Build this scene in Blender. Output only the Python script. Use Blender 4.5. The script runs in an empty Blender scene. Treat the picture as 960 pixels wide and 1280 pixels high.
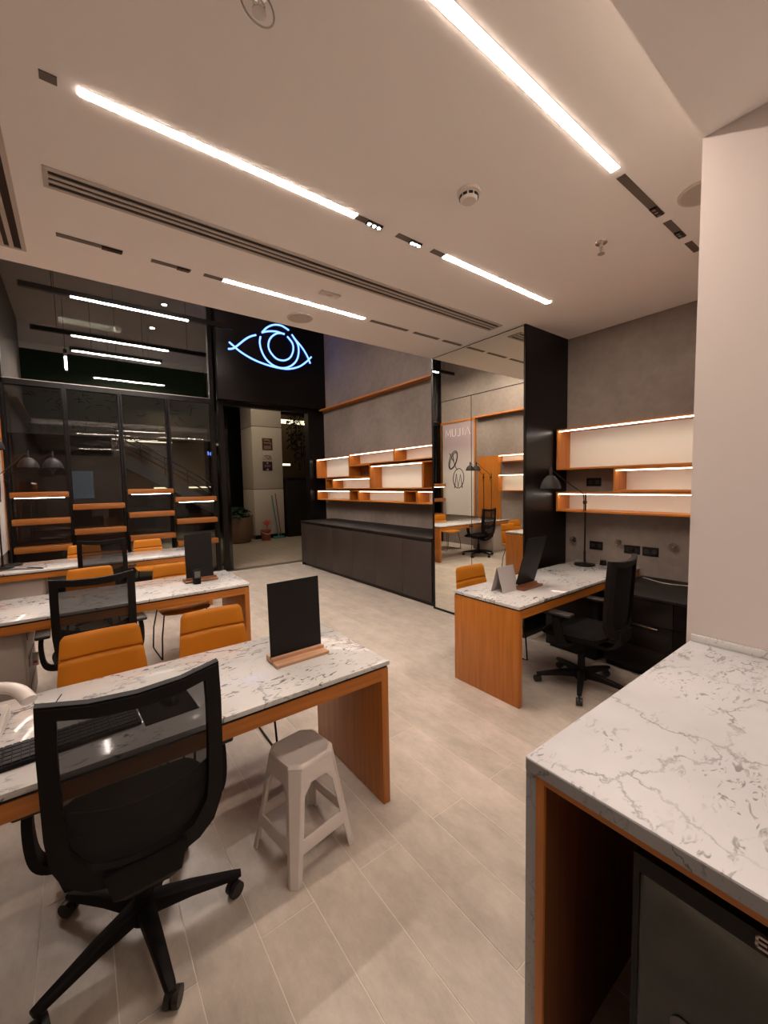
import bpy, bmesh, math, random
from mathutils import Vector, Matrix
random.seed(7)
S = bpy.context.scene
COL = S.collection
R = math.radians
PI = math.pi

# ------------------------------------------------------------------ camera
H = 1.64
cam_d = bpy.data.cameras.new('camera')
cam = bpy.data.objects.new('camera', cam_d)
COL.objects.link(cam)
# world axes seen in camera space: columns = camera right, up, back in world space
ax = [(0.79830163, 0.05643369, -0.599608), (-0.60196594, 0.04377324, -0.79732109), (-0.01874899, 0.99744631, 0.06891541)]
cam.matrix_world = Matrix([list(ax[0]) + [0], list(ax[1]) + [0], list(ax[2]) + [H], [0, 0, 0, 1]])
cam_d.sensor_fit = 'VERTICAL'
cam_d.sensor_height = 24.0
cam_d.lens = 510.0 / 1280.0 * 24.0
cam_d.clip_start = 0.02
S.camera = cam

# ------------------------------------------------------------------ world, exposure
w = bpy.data.worlds.new('night')
S.world = w
w.use_nodes = True
w.node_tree.nodes['Background'].inputs[0].default_value = (0.05, 0.055, 0.07, 1)
w.node_tree.nodes['Background'].inputs[1].default_value = 0.08
S.view_settings.view_transform = 'Standard'
S.view_settings.look = 'None'
S.view_settings.gamma = 1
S.view_settings.use_curve_mapping = False
S.view_settings.exposure = 1.5
S.cycles.use_denoising = True
S.cycles.max_bounces = 9
S.cycles.diffuse_bounces = 5
S.cycles.glossy_bounces = 5
S.cycles.transmission_bounces = 4
S.cycles.transparent_max_bounces = 14
S.cycles.sample_clamp_indirect = 6
S.cycles.caustics_reflective = False
S.cycles.caustics_refractive = False
LED_POWER = 44.0
LED_COL = (1.0, 0.83, 0.70)
SHELF_LED = 5.0
PENDANT_POWER = 105.0

# ------------------------------------------------------------------ materials
def newmat(name):
    m = bpy.data.materials.new(name)
    m.use_nodes = True
    return m, m.node_tree.nodes, m.node_tree.links, m.node_tree.nodes['Principled BSDF']

def flat(name, col, rough=0.5, metal=0.0, spec=0.5, coat=0.0):
    m, n, l, b = newmat(name)
    b.inputs['Base Color'].default_value = (*col, 1)
    b.inputs['Roughness'].default_value = rough
    b.inputs['Metallic'].default_value = metal
    b.inputs['Specular IOR Level'].default_value = spec
    b.inputs['Coat Weight'].default_value = coat
    # faint procedural tone variation so no surface is perfectly even
    tc = n.new('ShaderNodeTexCoord'); nz = n.new('ShaderNodeTexNoise')
    nz.inputs['Scale'].default_value = 9.0; nz.inputs['Detail'].default_value = 3
    l.new(tc.outputs['Object'], nz.inputs['Vector'])
    mr = n.new('ShaderNodeMapRange')
    mr.inputs['To Min'].default_value = max(0.02, rough - 0.05); mr.inputs['To Max'].default_value = min(1, rough + 0.05)
    l.new(nz.outputs['Fac'], mr.inputs['Value']); l.new(mr.outputs[0], b.inputs['Roughness'])
    return m

def emis(name, col, st):
    m, n, l, b = newmat(name)
    b.inputs['Base Color'].default_value = (*col, 1)
    b.inputs['Emission Color'].default_value = (*col, 1)
    b.inputs['Emission Strength'].default_value = st
    return m

def ramp(n, stops):
    r = n.new('ShaderNodeValToRGB')
    e = r.color_ramp.elements
    while len(e) < len(stops): e.new(0.5)
    for i, (p, c) in enumerate(stops):
        e[i].position = p; e[i].color = (*c, 1)
    return r

def wood(name, c1, c2, axis='Z', rough=0.4, scale=1.0):
    """veneer: fine grain streaks running along the given axis"""
    m, n, l, b = newmat(name)
    tc = n.new('ShaderNodeTexCoord'); mp = n.new('ShaderNodeMapping')
    s = {'X': (1.2, 26, 26), 'Y': (26, 1.2, 26), 'Z': (26, 26, 1.2)}[axis]
    mp.inputs['Scale'].default_value = [k * scale for k in s]
    l.new(tc.outputs['Object'], mp.inputs['Vector'])
    nz = n.new('ShaderNodeTexNoise'); nz.inputs['Scale'].default_value = 1.6; nz.inputs['Detail'].default_value = 5
    nz.inputs['Distortion'].default_value = 0.35
    l.new(mp.outputs[0], nz.inputs['Vector'])
    r = ramp(n, [(0.3, c1), (0.7, c2)])
    l.new(nz.outputs['Fac'], r.inputs[0]); l.new(r.outputs[0], b.inputs['Base Color'])
    b.inputs['Roughness'].default_value = rough
    bp = n.new('ShaderNodeBump'); bp.inputs['Strength'].default_value = 0.04
    l.new(nz.outputs['Fac'], bp.inputs['Height']); l.new(bp.outputs[0], b.inputs['Normal'])
    return m

def concrete(name, c1, c2):
    m, n, l, b = newmat(name)
    tc = n.new('ShaderNodeTexCoord')
    nz = n.new('ShaderNodeTexNoise'); nz.inputs['Scale'].default_value = 1.1; nz.inputs['Detail'].default_value = 8; nz.inputs['Roughness'].default_value = 0.62
    nz2 = n.new('ShaderNodeTexNoise'); nz2.inputs['Scale'].default_value = 14; nz2.inputs['Detail'].default_value = 6
    l.new(tc.outputs['Object'], nz.inputs['Vector']); l.new(tc.outputs['Object'], nz2.inputs['Vector'])
    mx = n.new('ShaderNodeMix'); mx.inputs[0].default_value = 0.3
    l.new(nz.outputs['Fac'], mx.inputs[2]); l.new(nz2.outputs['Fac'], mx.inputs[3])
    r = ramp(n, [(0.36, c1), (0.64, c2)])
    l.new(mx.outputs[0], r.inputs[0]); l.new(r.outputs[0], b.inputs['Base Color'])
    b.inputs['Roughness'].default_value = 0.75
    bp = n.new('ShaderNodeBump'); bp.inputs['Strength'].default_value = 0.06
    l.new(nz2.outputs['Fac'], bp.inputs['Height']); l.new(bp.outputs[0], b.inputs['Normal'])
    return m

def marble(name, base=(0.60, 0.59, 0.58), vein=(0.09, 0.08, 0.085), scale=1.0, patch=0.85, rough=0.08):
    m, n, l, b = newmat(name)
    tc = n.new('ShaderNodeTexCoord')
    mp = n.new('ShaderNodeMapping'); mp.inputs['Scale'].default_value = (scale, scale, scale); mp.inputs['Rotation'].default_value = (0, 0, 0.5)
    l.new(tc.outputs['Object'], mp.inputs['Vector'])
    # warp
    wn = n.new('ShaderNodeTexNoise'); wn.inputs['Scale'].default_value = 5; wn.inputs['Detail'].default_value = 6; wn.inputs['Roughness'].default_value = 0.65
    l.new(mp.outputs[0], wn.inputs['Vector'])
    vm = n.new('ShaderNodeVectorMath'); vm.operation = 'SCALE'; vm.inputs['Scale'].default_value = 0.24
    l.new(wn.outputs['Color'], vm.inputs[0])
    va = n.new('ShaderNodeVectorMath'); va.operation = 'ADD'
    l.new(mp.outputs[0], va.inputs[0]); l.new(vm.outputs[0], va.inputs[1])
    # thin veins = cell borders of a warped voronoi
    vo = n.new('ShaderNodeTexVoronoi'); vo.feature = 'DISTANCE_TO_EDGE'; vo.inputs['Scale'].default_value = 2.3
    l.new(va.outputs[0], vo.inputs['Vector'])
    r1 = ramp(n, [(0.0, (1, 1, 1)), (0.016, (0, 0, 0))])
    l.new(vo.outputs[0], r1.inputs[0])
    # veins fade in and out
    fn = n.new('ShaderNodeTexNoise'); fn.inputs['Scale'].default_value = 2.6; fn.inputs['Detail'].default_value = 3
    l.new(mp.outputs[0], fn.inputs['Vector'])
    r2 = ramp(n, [(0.45, (0, 0, 0)), (0.62, (1, 1, 1))])
    l.new(fn.outputs['Fac'], r2.inputs[0])
    m1 = n.new('ShaderNodeMath'); m1.operation = 'MULTIPLY'
    l.new(r1.outputs[0], m1.inputs[0]); l.new(r2.outputs[0], m1.inputs[1])
    # short dark flecks gathered in patches
    mp2 = n.new('ShaderNodeMapping'); mp2.inputs['Scale'].default_value = (scale * 1.0, scale * 2.3, scale * 1.5); mp2.inputs['Rotation'].default_value = (0, 0, -0.6)
    l.new(tc.outputs['Object'], mp2.inputs['Vector'])
    fk = n.new('ShaderNodeTexNoise'); fk.inputs['Scale'].default_value = 15; fk.inputs['Detail'].default_value = 4; fk.inputs['Distortion'].default_value = 1.6
    l.new(mp2.outputs[0], fk.inputs['Vector'])
    r3 = ramp(n, [(0.57, (0, 0, 0)), (0.64, (1, 1, 1))])
    l.new(fk.outputs['Fac'], r3.inputs[0])
    pn = n.new('ShaderNodeTexNoise'); pn.inputs['Scale'].default_value = 4.2; pn.inputs['Detail'].default_value = 2
    l.new(mp.outputs[0], pn.inputs['Vector'])
    r4 = ramp(n, [(0.43, (0, 0, 0)), (0.55, (1, 1, 1))])
    l.new(pn.outputs['Fac'], r4.inputs[0])
    m2 = n.new('ShaderNodeMath'); m2.operation = 'MULTIPLY'
    l.new(r3.outputs[0], m2.inputs[0]); l.new(r4.outputs[0], m2.inputs[1])
    m3 = n.new('ShaderNodeMath'); m3.operation = 'MULTIPLY'; m3.inputs[1].default_value = patch
    l.new(m2.outputs[0], m3.inputs[0])
    mxx = n.new('ShaderNodeMath'); mxx.operation = 'MAXIMUM'
    l.new(m1.outputs[0], mxx.inputs[0]); l.new(m3.outputs[0], mxx.inputs[1])
    cl = n.new('ShaderNodeTexNoise'); cl.inputs['Scale'].default_value = 3; cl.inputs['Detail'].default_value = 6
    l.new(mp.outputs[0], cl.inputs['Vector'])
    rc = ramp(n, [(0.3, tuple(k * 0.86 for k in base)), (0.6, base)])
    l.new(cl.outputs['Fac'], rc.inputs[0])
    mix = n.new('ShaderNodeMix'); mix.data_type = 'RGBA'
    l.new(mxx.outputs[0], mix.inputs[0]); l.new(rc.outputs[0], mix.inputs[6]); mix.inputs[7].default_value = (*vein, 1)
    l.new(mix.outputs[2], b.inputs['Base Color'])
    b.inputs['Roughness'].default_value = rough
    return m

def tile_mat(name, c1, c2, rough=0.38):
    m, n, l, b = newmat(name)
    tc = n.new('ShaderNodeTexCoord'); geo = n.new('ShaderNodeNewGeometry'); oi = n.new('ShaderNodeObjectInfo')
    mp = n.new('ShaderNodeMapping'); mp.inputs['Scale'].default_value = (2.0, 1.0, 1)
    l.new(geo.outputs['Position'], mp.inputs['Vector'])
    nz = n.new('ShaderNodeTexNoise'); nz.inputs['Scale'].default_value = 3.4; nz.inputs['Detail'].default_value = 12; nz.inputs['Roughness'].default_value = 0.74
    l.new(mp.outputs[0], nz.inputs['Vector'])
    ad = n.new('ShaderNodeMath'); ad.operation = 'MULTIPLY_ADD'; ad.inputs[1].default_value = 0.09
    l.new(oi.outputs['Random'], ad.inputs[0]); l.new(nz.outputs['Fac'], ad.inputs[2])
    r = ramp(n, [(0.38, c1), (0.75, c2)])
    l.new(ad.outputs[0], r.inputs[0]); l.new(r.outputs[0], b.inputs['Base Color'])
    b.inputs['Roughness'].default_value = rough
    bp = n.new('ShaderNodeBump'); bp.inputs['Strength'].default_value = 0.03
    l.new(nz.outputs['Fac'], bp.inputs['Height']); l.new(bp.outputs[0], b.inputs['Normal'])
    return m

def glassy(name, refl, rough=0.0, tint=(0.9, 0.95, 0.93)):
    m = bpy.data.materials.new(name); m.use_nodes = True
    n, l = m.node_tree.nodes, m.node_tree.links
    n.clear()
    o = n.new('ShaderNodeOutputMaterial'); mx = n.new('ShaderNodeMixShader')
    t = n.new('ShaderNodeBsdfTransparent'); t.inputs[0].default_value = (*tint, 1)
    g = n.new('ShaderNodeBsdfGlossy'); g.inputs['Roughness'].default_value = rough
    lw = n.new('ShaderNodeFresnel'); lw.inputs[0].default_value = 1.45
    ad = n.new('ShaderNodeMath'); ad.operation = 'ADD'; ad.inputs[1].default_value = refl; ad.use_clamp = True
    l.new(lw.outputs[0], ad.inputs[0]); l.new(ad.outputs[0], mx.inputs[0])
    l.new(t.outputs[0], mx.inputs[1]); l.new(g.outputs[0], mx.inputs[2]); l.new(mx.outputs[0], o.inputs[0])
    return m

def mesh_fabric(name, col, open_):
    m = bpy.data.materials.new(name); m.use_nodes = True
    n, l = m.node_tree.nodes, m.node_tree.links
    n.clear()
    o = n.new('ShaderNodeOutputMaterial'); mx = n.new('ShaderNodeMixShader')
    t = n.new('ShaderNodeBsdfTransparent'); d = n.new('ShaderNodeBsdfPrincipled')
    d.inputs['Base Color'].default_value = (*col, 1); d.inputs['Roughness'].default_value = 0.8
    mx.inputs[0].default_value = 1 - open_
    l.new(t.outputs[0], mx.inputs[1]); l.new(d.outputs[0], mx.inputs[2]); l.new(mx.outputs[0], o.inputs[0])
    return m

M = {}
M['ceiling'] = flat('ceiling_paint', (0.88, 0.84, 0.80), 0.85, spec=0.2)
M['wall'] = flat('wall_paint', (0.62, 0.56, 0.53), 0.8, spec=0.25)
M['concrete'] = concrete('concrete_plaster', (0.185, 0.15, 0.128), (0.27, 0.225, 0.195))
M['tile'] = tile_mat('stone_tile', (0.39, 0.34, 0.285), (0.60, 0.53, 0.46))
M['mall_tile'] = tile_mat('mall_tile', (0.30, 0.24, 0.18), (0.42, 0.34, 0.26), 0.35)
M['grout'] = flat('grout', (0.70, 0.64, 0.57), 0.9)
M['wood_z'] = wood('oak_veneer_upright', (0.37, 0.118, 0.013), (0.51, 0.175, 0.024), 'Z')
M['wood_x'] = wood('oak_veneer_across', (0.37, 0.118, 0.013), (0.51, 0.175, 0.024), 'X')
M['wood_y'] = wood('oak_veneer_along', (0.37, 0.118, 0.013), (0.51, 0.175, 0.024), 'Y')
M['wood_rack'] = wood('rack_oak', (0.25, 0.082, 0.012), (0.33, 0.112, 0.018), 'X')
M['walnut'] = wood('walnut', (0.16, 0.06, 0.03), (0.26, 0.11, 0.05), 'X', 0.35)
M['ash'] = wood('ash_block', (0.42, 0.23, 0.13), (0.55, 0.32, 0.19), 'X', 0.5)
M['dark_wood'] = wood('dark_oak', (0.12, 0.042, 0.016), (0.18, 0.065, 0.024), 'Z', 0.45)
M['black'] = flat('black_laminate', (0.0045, 0.003, 0.003), 0.30, spec=0.3)
M['black_satin'] = flat('black_satin', (0.009, 0.007, 0.006), 0.5, spec=0.2)
M['cab_black'] = flat('cabinet_charcoal', (0.034, 0.024, 0.020), 0.45)
M['plastic'] = flat('black_plastic', (0.006, 0.0045, 0.0045), 0.6, spec=0.2)
M['rubber'] = flat('dark_grey_plastic', (0.018, 0.015, 0.014), 0.45, spec=0.4)
M['shade'] = flat('lamp_shade_paint', (0.02, 0.017, 0.016), 0.55, spec=0.25)
M['fabric'] = flat('black_seat_fabric', (0.005, 0.004, 0.004), 0.9, spec=0.2)
M['mesh'] = mesh_fabric('black_mesh', (0.006, 0.005, 0.005), 0.16)
M['mesh_dense'] = mesh_fabric('black_mesh_dense', (0.005, 0.004, 0.004), 0.10)
M['chrome'] = flat('chrome', (0.7, 0.68, 0.66), 0.12, 1.0)
M['steel'] = flat('brushed_steel', (0.45, 0.42, 0.4), 0.35, 1.0)
M['alu'] = flat('grey_aluminium', (0.50, 0.44, 0.39), 0.5)
M['tray'] = flat('dull_tray', (0.13, 0.105, 0.09), 0.5)
M['mustard'] = flat('mustard_leather', (0.50, 0.175, 0.008), 0.55, spec=0.25)
M['mustard_seam'] = flat('mustard_seam', (0.30, 0.11, 0.012), 0.7)
M['marble'] = marble('white_marble')
M['marble_big'] = marble('white_marble_counter', (0.55, 0.55, 0.575), (0.14, 0.14, 0.14), 1.15, 0.8, 0.36)
M['marble_edge'] = marble('shaded_marble_edge', (0.31, 0.315, 0.33), (0.12, 0.12, 0.13), 2.0, 0.5)  # darker copy of the counter marble, front shading put into the colour
M['cream'] = flat('cream_panel', (0.72, 0.70, 0.62), 0.7)
M['white_plastic'] = flat('white_plastic', (0.70, 0.64, 0.60), 0.35)
M['off_white'] = flat('off_white_plastic', (0.62, 0.55, 0.50), 0.45)
M['grey_white'] = flat('pale_grey_laminate', (0.42, 0.37, 0.34), 0.5)
M['paper'] = flat('paper', (0.78, 0.74, 0.72), 0.8)
M['paper_grey'] = flat('grey_card', (0.42, 0.39, 0.38), 0.7)
M['chalk'] = flat('chalkboard', (0.007, 0.006, 0.006), 0.5, spec=0.3)
M['mirror'] = flat('mirror_silver', (0.92, 0.91, 0.82), 0.0, 1.0)
M['mirror'].node_tree.nodes['Map Range'].inputs['To Min'].default_value = 0.0
M['mirror'].node_tree.nodes['Map Range'].inputs['To Max'].default_value = 0.0
M['glass_up'] = glassy('upper_glass', 0.17)
M['glass_low'] = glassy('lower_glass', 0.0, tint=(0.8, 0.8, 0.78))
M['fridge_glass'] = glassy('fridge_glass', 0.02, 0.08, (0.5, 0.52, 0.48))
M['clear'] = glassy('clear_plastic', 0.05, 0.05, (0.85, 0.82, 0.80))
M['led'] = emis('led_diffuser', LED_COL, LED_POWER)
M['pendant_led'] = emis('pendant_diffuser', (1.0, 0.86, 0.76), PENDANT_POWER)
M['spot_led'] = emis('spot_led', (1.0, 0.86, 0.72), 25)
M['shelf_led'] = emis('shelf_led', (1.0, 0.92, 0.80), SHELF_LED)
M['down_led'] = emis('downlight_led', (1.0, 0.9, 0.78), 60)
M['neon'] = emis('neon_blue', (0.11, 0.23, 1.0), 1.5)
M['mall_glow'] = emis('mall_warm_lamp', (1.0, 0.88, 0.60), 0.6)
M['screen_blue'] = emis('screen_blue', (0.035, 0.055, 0.075), 0.22)
M['sign_blue'] = emis('sign_blue', (0.12, 0.25, 1.0), 1.2)
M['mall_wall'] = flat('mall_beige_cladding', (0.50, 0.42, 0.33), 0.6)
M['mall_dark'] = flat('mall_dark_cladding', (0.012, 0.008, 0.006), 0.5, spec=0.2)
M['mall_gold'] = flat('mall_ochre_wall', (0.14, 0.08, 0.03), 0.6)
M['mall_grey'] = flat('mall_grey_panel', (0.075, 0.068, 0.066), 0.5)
M['fridge_in'] = flat('fridge_interior', (0.012, 0.012, 0.009), 0.5, spec=0.2)
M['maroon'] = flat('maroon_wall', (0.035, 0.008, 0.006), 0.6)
M['terracotta'] = flat('clay_planter', (0.16, 0.085, 0.045), 0.7)
M['leaf'] = flat('dark_leaf', (0.010, 0.024, 0.008), 0.55, spec=0.2)
M['green_wall'] = flat('green_wall', (0.012, 0.016, 0.009), 0.8, spec=0.1)
M['teal'] = flat('teal_plastic', (0.05, 0.22, 0.21), 0.5)
M['red'] = flat('red_plastic', (0.55, 0.04, 0.03), 0.5)
M['bucket'] = flat('brick_red_plastic', (0.30, 0.06, 0.025), 0.5)
M['plaque_brown'] = flat('brown_plaque', (0.085, 0.03, 0.012), 0.5)
M['plaque_maroon'] = flat('maroon_plaque', (0.035, 0.008, 0.012), 0.5)
M['plaque_text'] = flat('plaque_print', (0.42, 0.34, 0.26), 0.6)
M['ink'] = flat('black_ink', (0.015, 0.013, 0.013), 0.6)
M['key'] = flat('dark_key', (0.012, 0.011, 0.011), 0.55, spec=0.25)
M['lcd'] = flat('grey_lcd', (0.13, 0.13, 0.12), 0.2)

# ------------------------------------------------------------------ helpers
def finish(name, bm, mat, parent=None, smooth=False, loc=None):
    me = bpy.data.meshes.new(name)
    bmesh.ops.recalc_face_normals(bm, faces=bm.faces[:])
    if smooth:
        for f in bm.faces: f.smooth = True
    bm.to_mesh(me); bm.free()
    if mat: me.materials.append(mat)
    o = bpy.data.objects.new(name, me); COL.objects.link(o)
    if parent: o.parent = parent
    if loc: o.location = loc
    if smooth: me.set_sharp_from_angle(angle=R(38))
    return o

def bx(bm, x0, x1, y0, y1, z0, z1, bev=0.0, seg=2):
    g = bmesh.ops.create_cube(bm, size=1.0, matrix=Matrix.Translation(((x0 + x1) / 2, (y0 + y1) / 2, (z0 + z1) / 2)) @ Matrix.Diagonal((abs(x1 - x0), abs(y1 - y0), abs(z1 - z0), 1)))
    if bev:
        es = list({e for v in g['verts'] for e in v.link_edges})
        bmesh.ops.bevel(bm, geom=es, offset=bev, segments=seg, affect='EDGES', profile=0.5)

def box(name, x0, x1, y0, y1, z0, z1, mat, parent=None, bev=0.0, seg=2):
    bm = bmesh.new(); bx(bm, x0, x1, y0, y1, z0, z1, bev, seg)
    return finish(name, bm, mat, parent, smooth=bev > 0)

def cyl(bm, p, r, h, r2=None, seg=24, rot=None):
    """cylinder/cone from p upward by h (local z, optionally rotated)"""
    m = Matrix.Translation(p) @ (rot.to_4x4() if rot else Matrix.Identity(4)) @ Matrix.Translation((0, 0, h / 2))
    return bmesh.ops.create_cone(bm, cap_ends=True, segments=seg, radius1=r, radius2=r if r2 is None else r2, depth=h, matrix=m)

def sweep(bm, pts, prof, closed=False, nrm=(0, 0, 1)):
    """sweep a 2-D profile [(a,b)] along pts; a along side, b along the reference normal"""
    pts = [Vector(p) for p in pts]; N = len(pts); rings = []
    nr = Vector(nrm).normalized()
    prev = None
    for i, p in enumerate(pts):
        a = pts[(i - 1) % N] if (closed or i > 0) else p
        b = pts[(i + 1) % N] if (closed or i < N - 1) else p
        t = (b - a).normalized()
        s = t.cross(nr)
        if s.length < 1e-4: s = prev if prev is not None else Vector((1, 0, 0))
        s.normalize(); prev = s
        u = s.cross(t).normalized()
        rings.append([bm.verts.new(p + s * q[0] + u * q[1]) for q in prof])
    K = len(prof)
    for i in range(N if closed else N - 1):
        A, B = rings[i], rings[(i + 1) % N]
        for k in range(K):
            bm.faces.new((A[k], A[(k + 1) % K], B[(k + 1) % K], B[k]))
    if not closed:
        bm.faces.new(rings[0][::-1]); bm.faces.new(rings[-1])

def circ(r, n=8):
    return [(r * math.cos(2 * PI * k / n), r * math.sin(2 * PI * k / n)) for k in range(n)]

def tube(bm, pts, r, n=8, closed=False):
    """round tube with parallel-transported frames"""
    pts = [Vector(p) for p in pts]; N = len(pts); rings = []
    t0 = (pts[1] - pts[0]).normalized()
    u = t0.orthogonal().normalized()
    for i, p in enumerate(pts):
        a = pts[(i - 1) % N] if (closed or i > 0) else p
        b = pts[(i + 1) % N] if (closed or i < N - 1) else p
        t = (b - a).normalized()
        u = (u - t * u.dot(t)).normalized(); v = t.cross(u)
        rings.append([bm.verts.new(p + (u * math.cos(2 * PI * k / n) + v * math.sin(2 * PI * k / n)) * r) for k in range(n)])
    for i in range(N if closed else N - 1):
        A, B = rings[i], rings[(i + 1) % N]
        for k in range(n):
            bm.faces.new((A[k], A[(k + 1) % n], B[(k + 1) % n], B[k]))
    if not closed:
        bm.faces.new(rings[0][::-1]); bm.faces.new(rings[-1])

def smoothpts(pts, k=6, closed=False):
    """Catmull-Rom through pts"""
    P = [Vector(p) for p in pts]; out = []; N = len(P)
    for i in range(N if closed else N - 1):
        if closed: a, b, c, d = P[(i - 1) % N], P[i], P[(i + 1) % N], P[(i + 2) % N]
        else: a, b, c, d = P[max(i - 1, 0)], P[i], P[i + 1], P[min(i + 2, N - 1)]
        for j in range(k):
            t = j / k
            out.append(0.5 * ((2 * b) + (c - a) * t + (2 * a - 5 * b + 4 * c - d) * t * t + (3 * b - a - 3 * c + d) * t ** 3))
    if not closed: out.append(P[-1])
    return out

def lathe(bm, prof, seg=28, c=(0, 0, 0)):
    rings = []
    for r, z in prof:
        if r < 1e-5: rings.append([bm.verts.new((c[0], c[1], c[2] + z))])
        else: rings.append([bm.verts.new((c[0] + r * math.cos(2 * PI * k / seg), c[1] + r * math.sin(2 * PI * k / seg), c[2] + z)) for k in range(seg)])
    for A, B in zip(rings, rings[1:]):
        for k in range(seg):
            k2 = (k + 1) % seg
            if len(A) == 1 and len(B) == 1: continue
            if len(A) == 1: bm.faces.new((A[0], B[k2], B[k]))
            elif len(B) == 1: bm.faces.new((A[k], A[k2], B[0]))
            else: bm.faces.new((A[k], A[k2], B[k2], B[k]))

def tag(o, label=None, cat=None, group=None, kind=None):
    if label: o['label'] = label
    if cat: o['category'] = cat
    if group: o['group'] = group
    if kind: o['kind'] = kind
    return o

def empty(name, loc=(0, 0, 0), rz=0.0, label=None, cat=None, group=None, kind=None):
    o = bpy.data.objects.new(name, None); COL.objects.link(o)
    o.location = loc; o.rotation_euler = (0, 0, rz); o.empty_display_size = 0.1
    return tag(o, label, cat, group, kind)

def children(o): return [c for c in COL.objects if c.parent == o]

def copy_tree(o, parent=None, loc=None, rz=None, label=None):
    c = o.copy(); COL.objects.link(c)
    if parent: c.parent = parent
    if loc: c.location = loc
    if rz is not None: c.rotation_euler = (0, 0, rz)
    if label: c['label'] = label
    for ch in children(o): copy_tree(ch, c)
    return c

def struct(o): o['kind'] = 'structure'; return o

# ------------------------------------------------------------------ dimensions
XL, XR = -0.86, 4.46          # side walls
YF = 8.2                      # shop front
ZC, ZV = 3.2, 5.5             # ceiling over the room, ceiling over the high strip at the front
YS = 3.82                     # where the low ceiling ends
YN, XN = 0.61, 2.12           # return wall beside the counter
MX = 3.66                     # mirror plane
YB = -1.9                     # wall behind the camera

# ------------------------------------------------------------------ floor
fl = struct(box('floor', XL - 0.1, XR + 0.1, YB, YF, -0.1, -0.0014, M['grout']))
TW, TL, G = 0.215, 1.26, 0.0038
cache = {}
def tile_obj(nm, x0, x1, y0, y1, mat, parent):
    k = (round(x1 - x0, 3), round(y1 - y0, 3), mat.name)
    if k not in cache:
        bm = bmesh.new(); hx, hy = (x1 - x0) / 2 - G / 2, (y1 - y0) / 2 - G / 2
        b = 0.0005
        lo = [bm.verts.new((sx * hx, sy * hy, -0.006)) for sx, sy in ((-1, -1), (1, -1), (1, 1), (-1, 1))]
        md = [bm.verts.new((sx * hx, sy * hy, -b)) for sx, sy in ((-1, -1), (1, -1), (1, 1), (-1, 1))]
        up = [bm.verts.new((sx * (hx - b), sy * (hy - b), 0)) for sx, sy in ((-1, -1), (1, -1), (1, 1), (-1, 1))]
        for i in range(4):
            j = (i + 1) % 4
            bm.faces.new((lo[i], lo[j], md[j], md[i])); bm.faces.new((md[i], md[j], up[j], up[i]))
        bm.faces.new(up); bm.faces.new(lo[::-1])
        me = bpy.data.meshes.new(nm); bm.to_mesh(me); bm.free(); me.materials.append(mat)
        cache[k] = me
    o = bpy.data.objects.new(nm, cache[k]); COL.objects.link(o)
    o.parent = parent; o.location = ((x0 + x1) / 2, (y0 + y1) / 2, 0)
    return o
def lay(parent, xa, xb, ya, yb, mat, nm='floor_tile', skip=None):
    k0 = math.floor((xa - 0.23) / TW)
    k = k0
    while 0.23 + k * TW < xb - 1e-6:
        x0, x1 = max(0.23 + k * TW, xa), min(0.23 + (k + 1) * TW, xb)
        off = 1.385 if k % 2 else 0.756
        j = math.floor((ya - off) / TL)
        while off + j * TL < yb - 1e-6:
            y0, y1 = max(off + j * TL, ya), min(off + (j + 1) * TL, yb)
            if x1 - x0 > 0.02 and y1 - y0 > 0.02 and not (skip and skip(x0, x1, y0, y1)):
                tile_obj(nm, x0, x1, y0, y1, mat, parent)
            j += 1
        k += 1
lay(fl, XL, XR, 0.13, YF, M['tile'], skip=lambda x0, x1, y0, y1: (x0 > XN + 0.05 and y1 < YN))

# ------------------------------------------------------------------ walls and ceilings
wl = struct(box('wall_left', XL - 0.12, XL, YB, YF, 0, ZV, M['concrete']))
wr = struct(box('wall_right', XR, XR + 0.12, YN, YF, 0, ZV, M['concrete']))
wn = struct(box('wall_near_right', XN, XR + 0.12, YB, YN, 0, 3.02, M['wall']))
wb = struct(box('wall_back', XL, XN, YB - 0.12, YB, 0, 3.02, M['wall']))
cl = struct(box('ceiling', XL, XR, YN, YS, ZC, ZC + 0.12, M['ceiling']))
struct(box('ceiling_near', XL, XR + 0.12, YB, YN, 3.02, ZC + 0.12, M['ceiling']))
struct(box('ceiling_high', XL, XR, YS, YF, ZV, ZV + 0.1, M['ceiling']))
struct(box('wall_above_ceiling_edge', XL, XR, YS - 0.12, YS, 4.9, ZV, M['ceiling']))
struct(box('wall_green_planting', XL, XR, YS - 0.12, YS, ZC + 0.12, 4.9, M['green_wall']))
# timber ledges high on both side walls of the front strip
struct(box('trim_1', 4.31, XR, YS + 0.02, 8.0, 3.235, 3.265, M['wood_y']))
struct(box('trim_2', XL, XL + 0.15, 3.9, 6.9, 3.235, 3.265, M['wood_y']))
struct(box('trim_3', 0.62, 4.10, 8.03, 8.2, -0.0005, 0.006, M['steel']))

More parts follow.
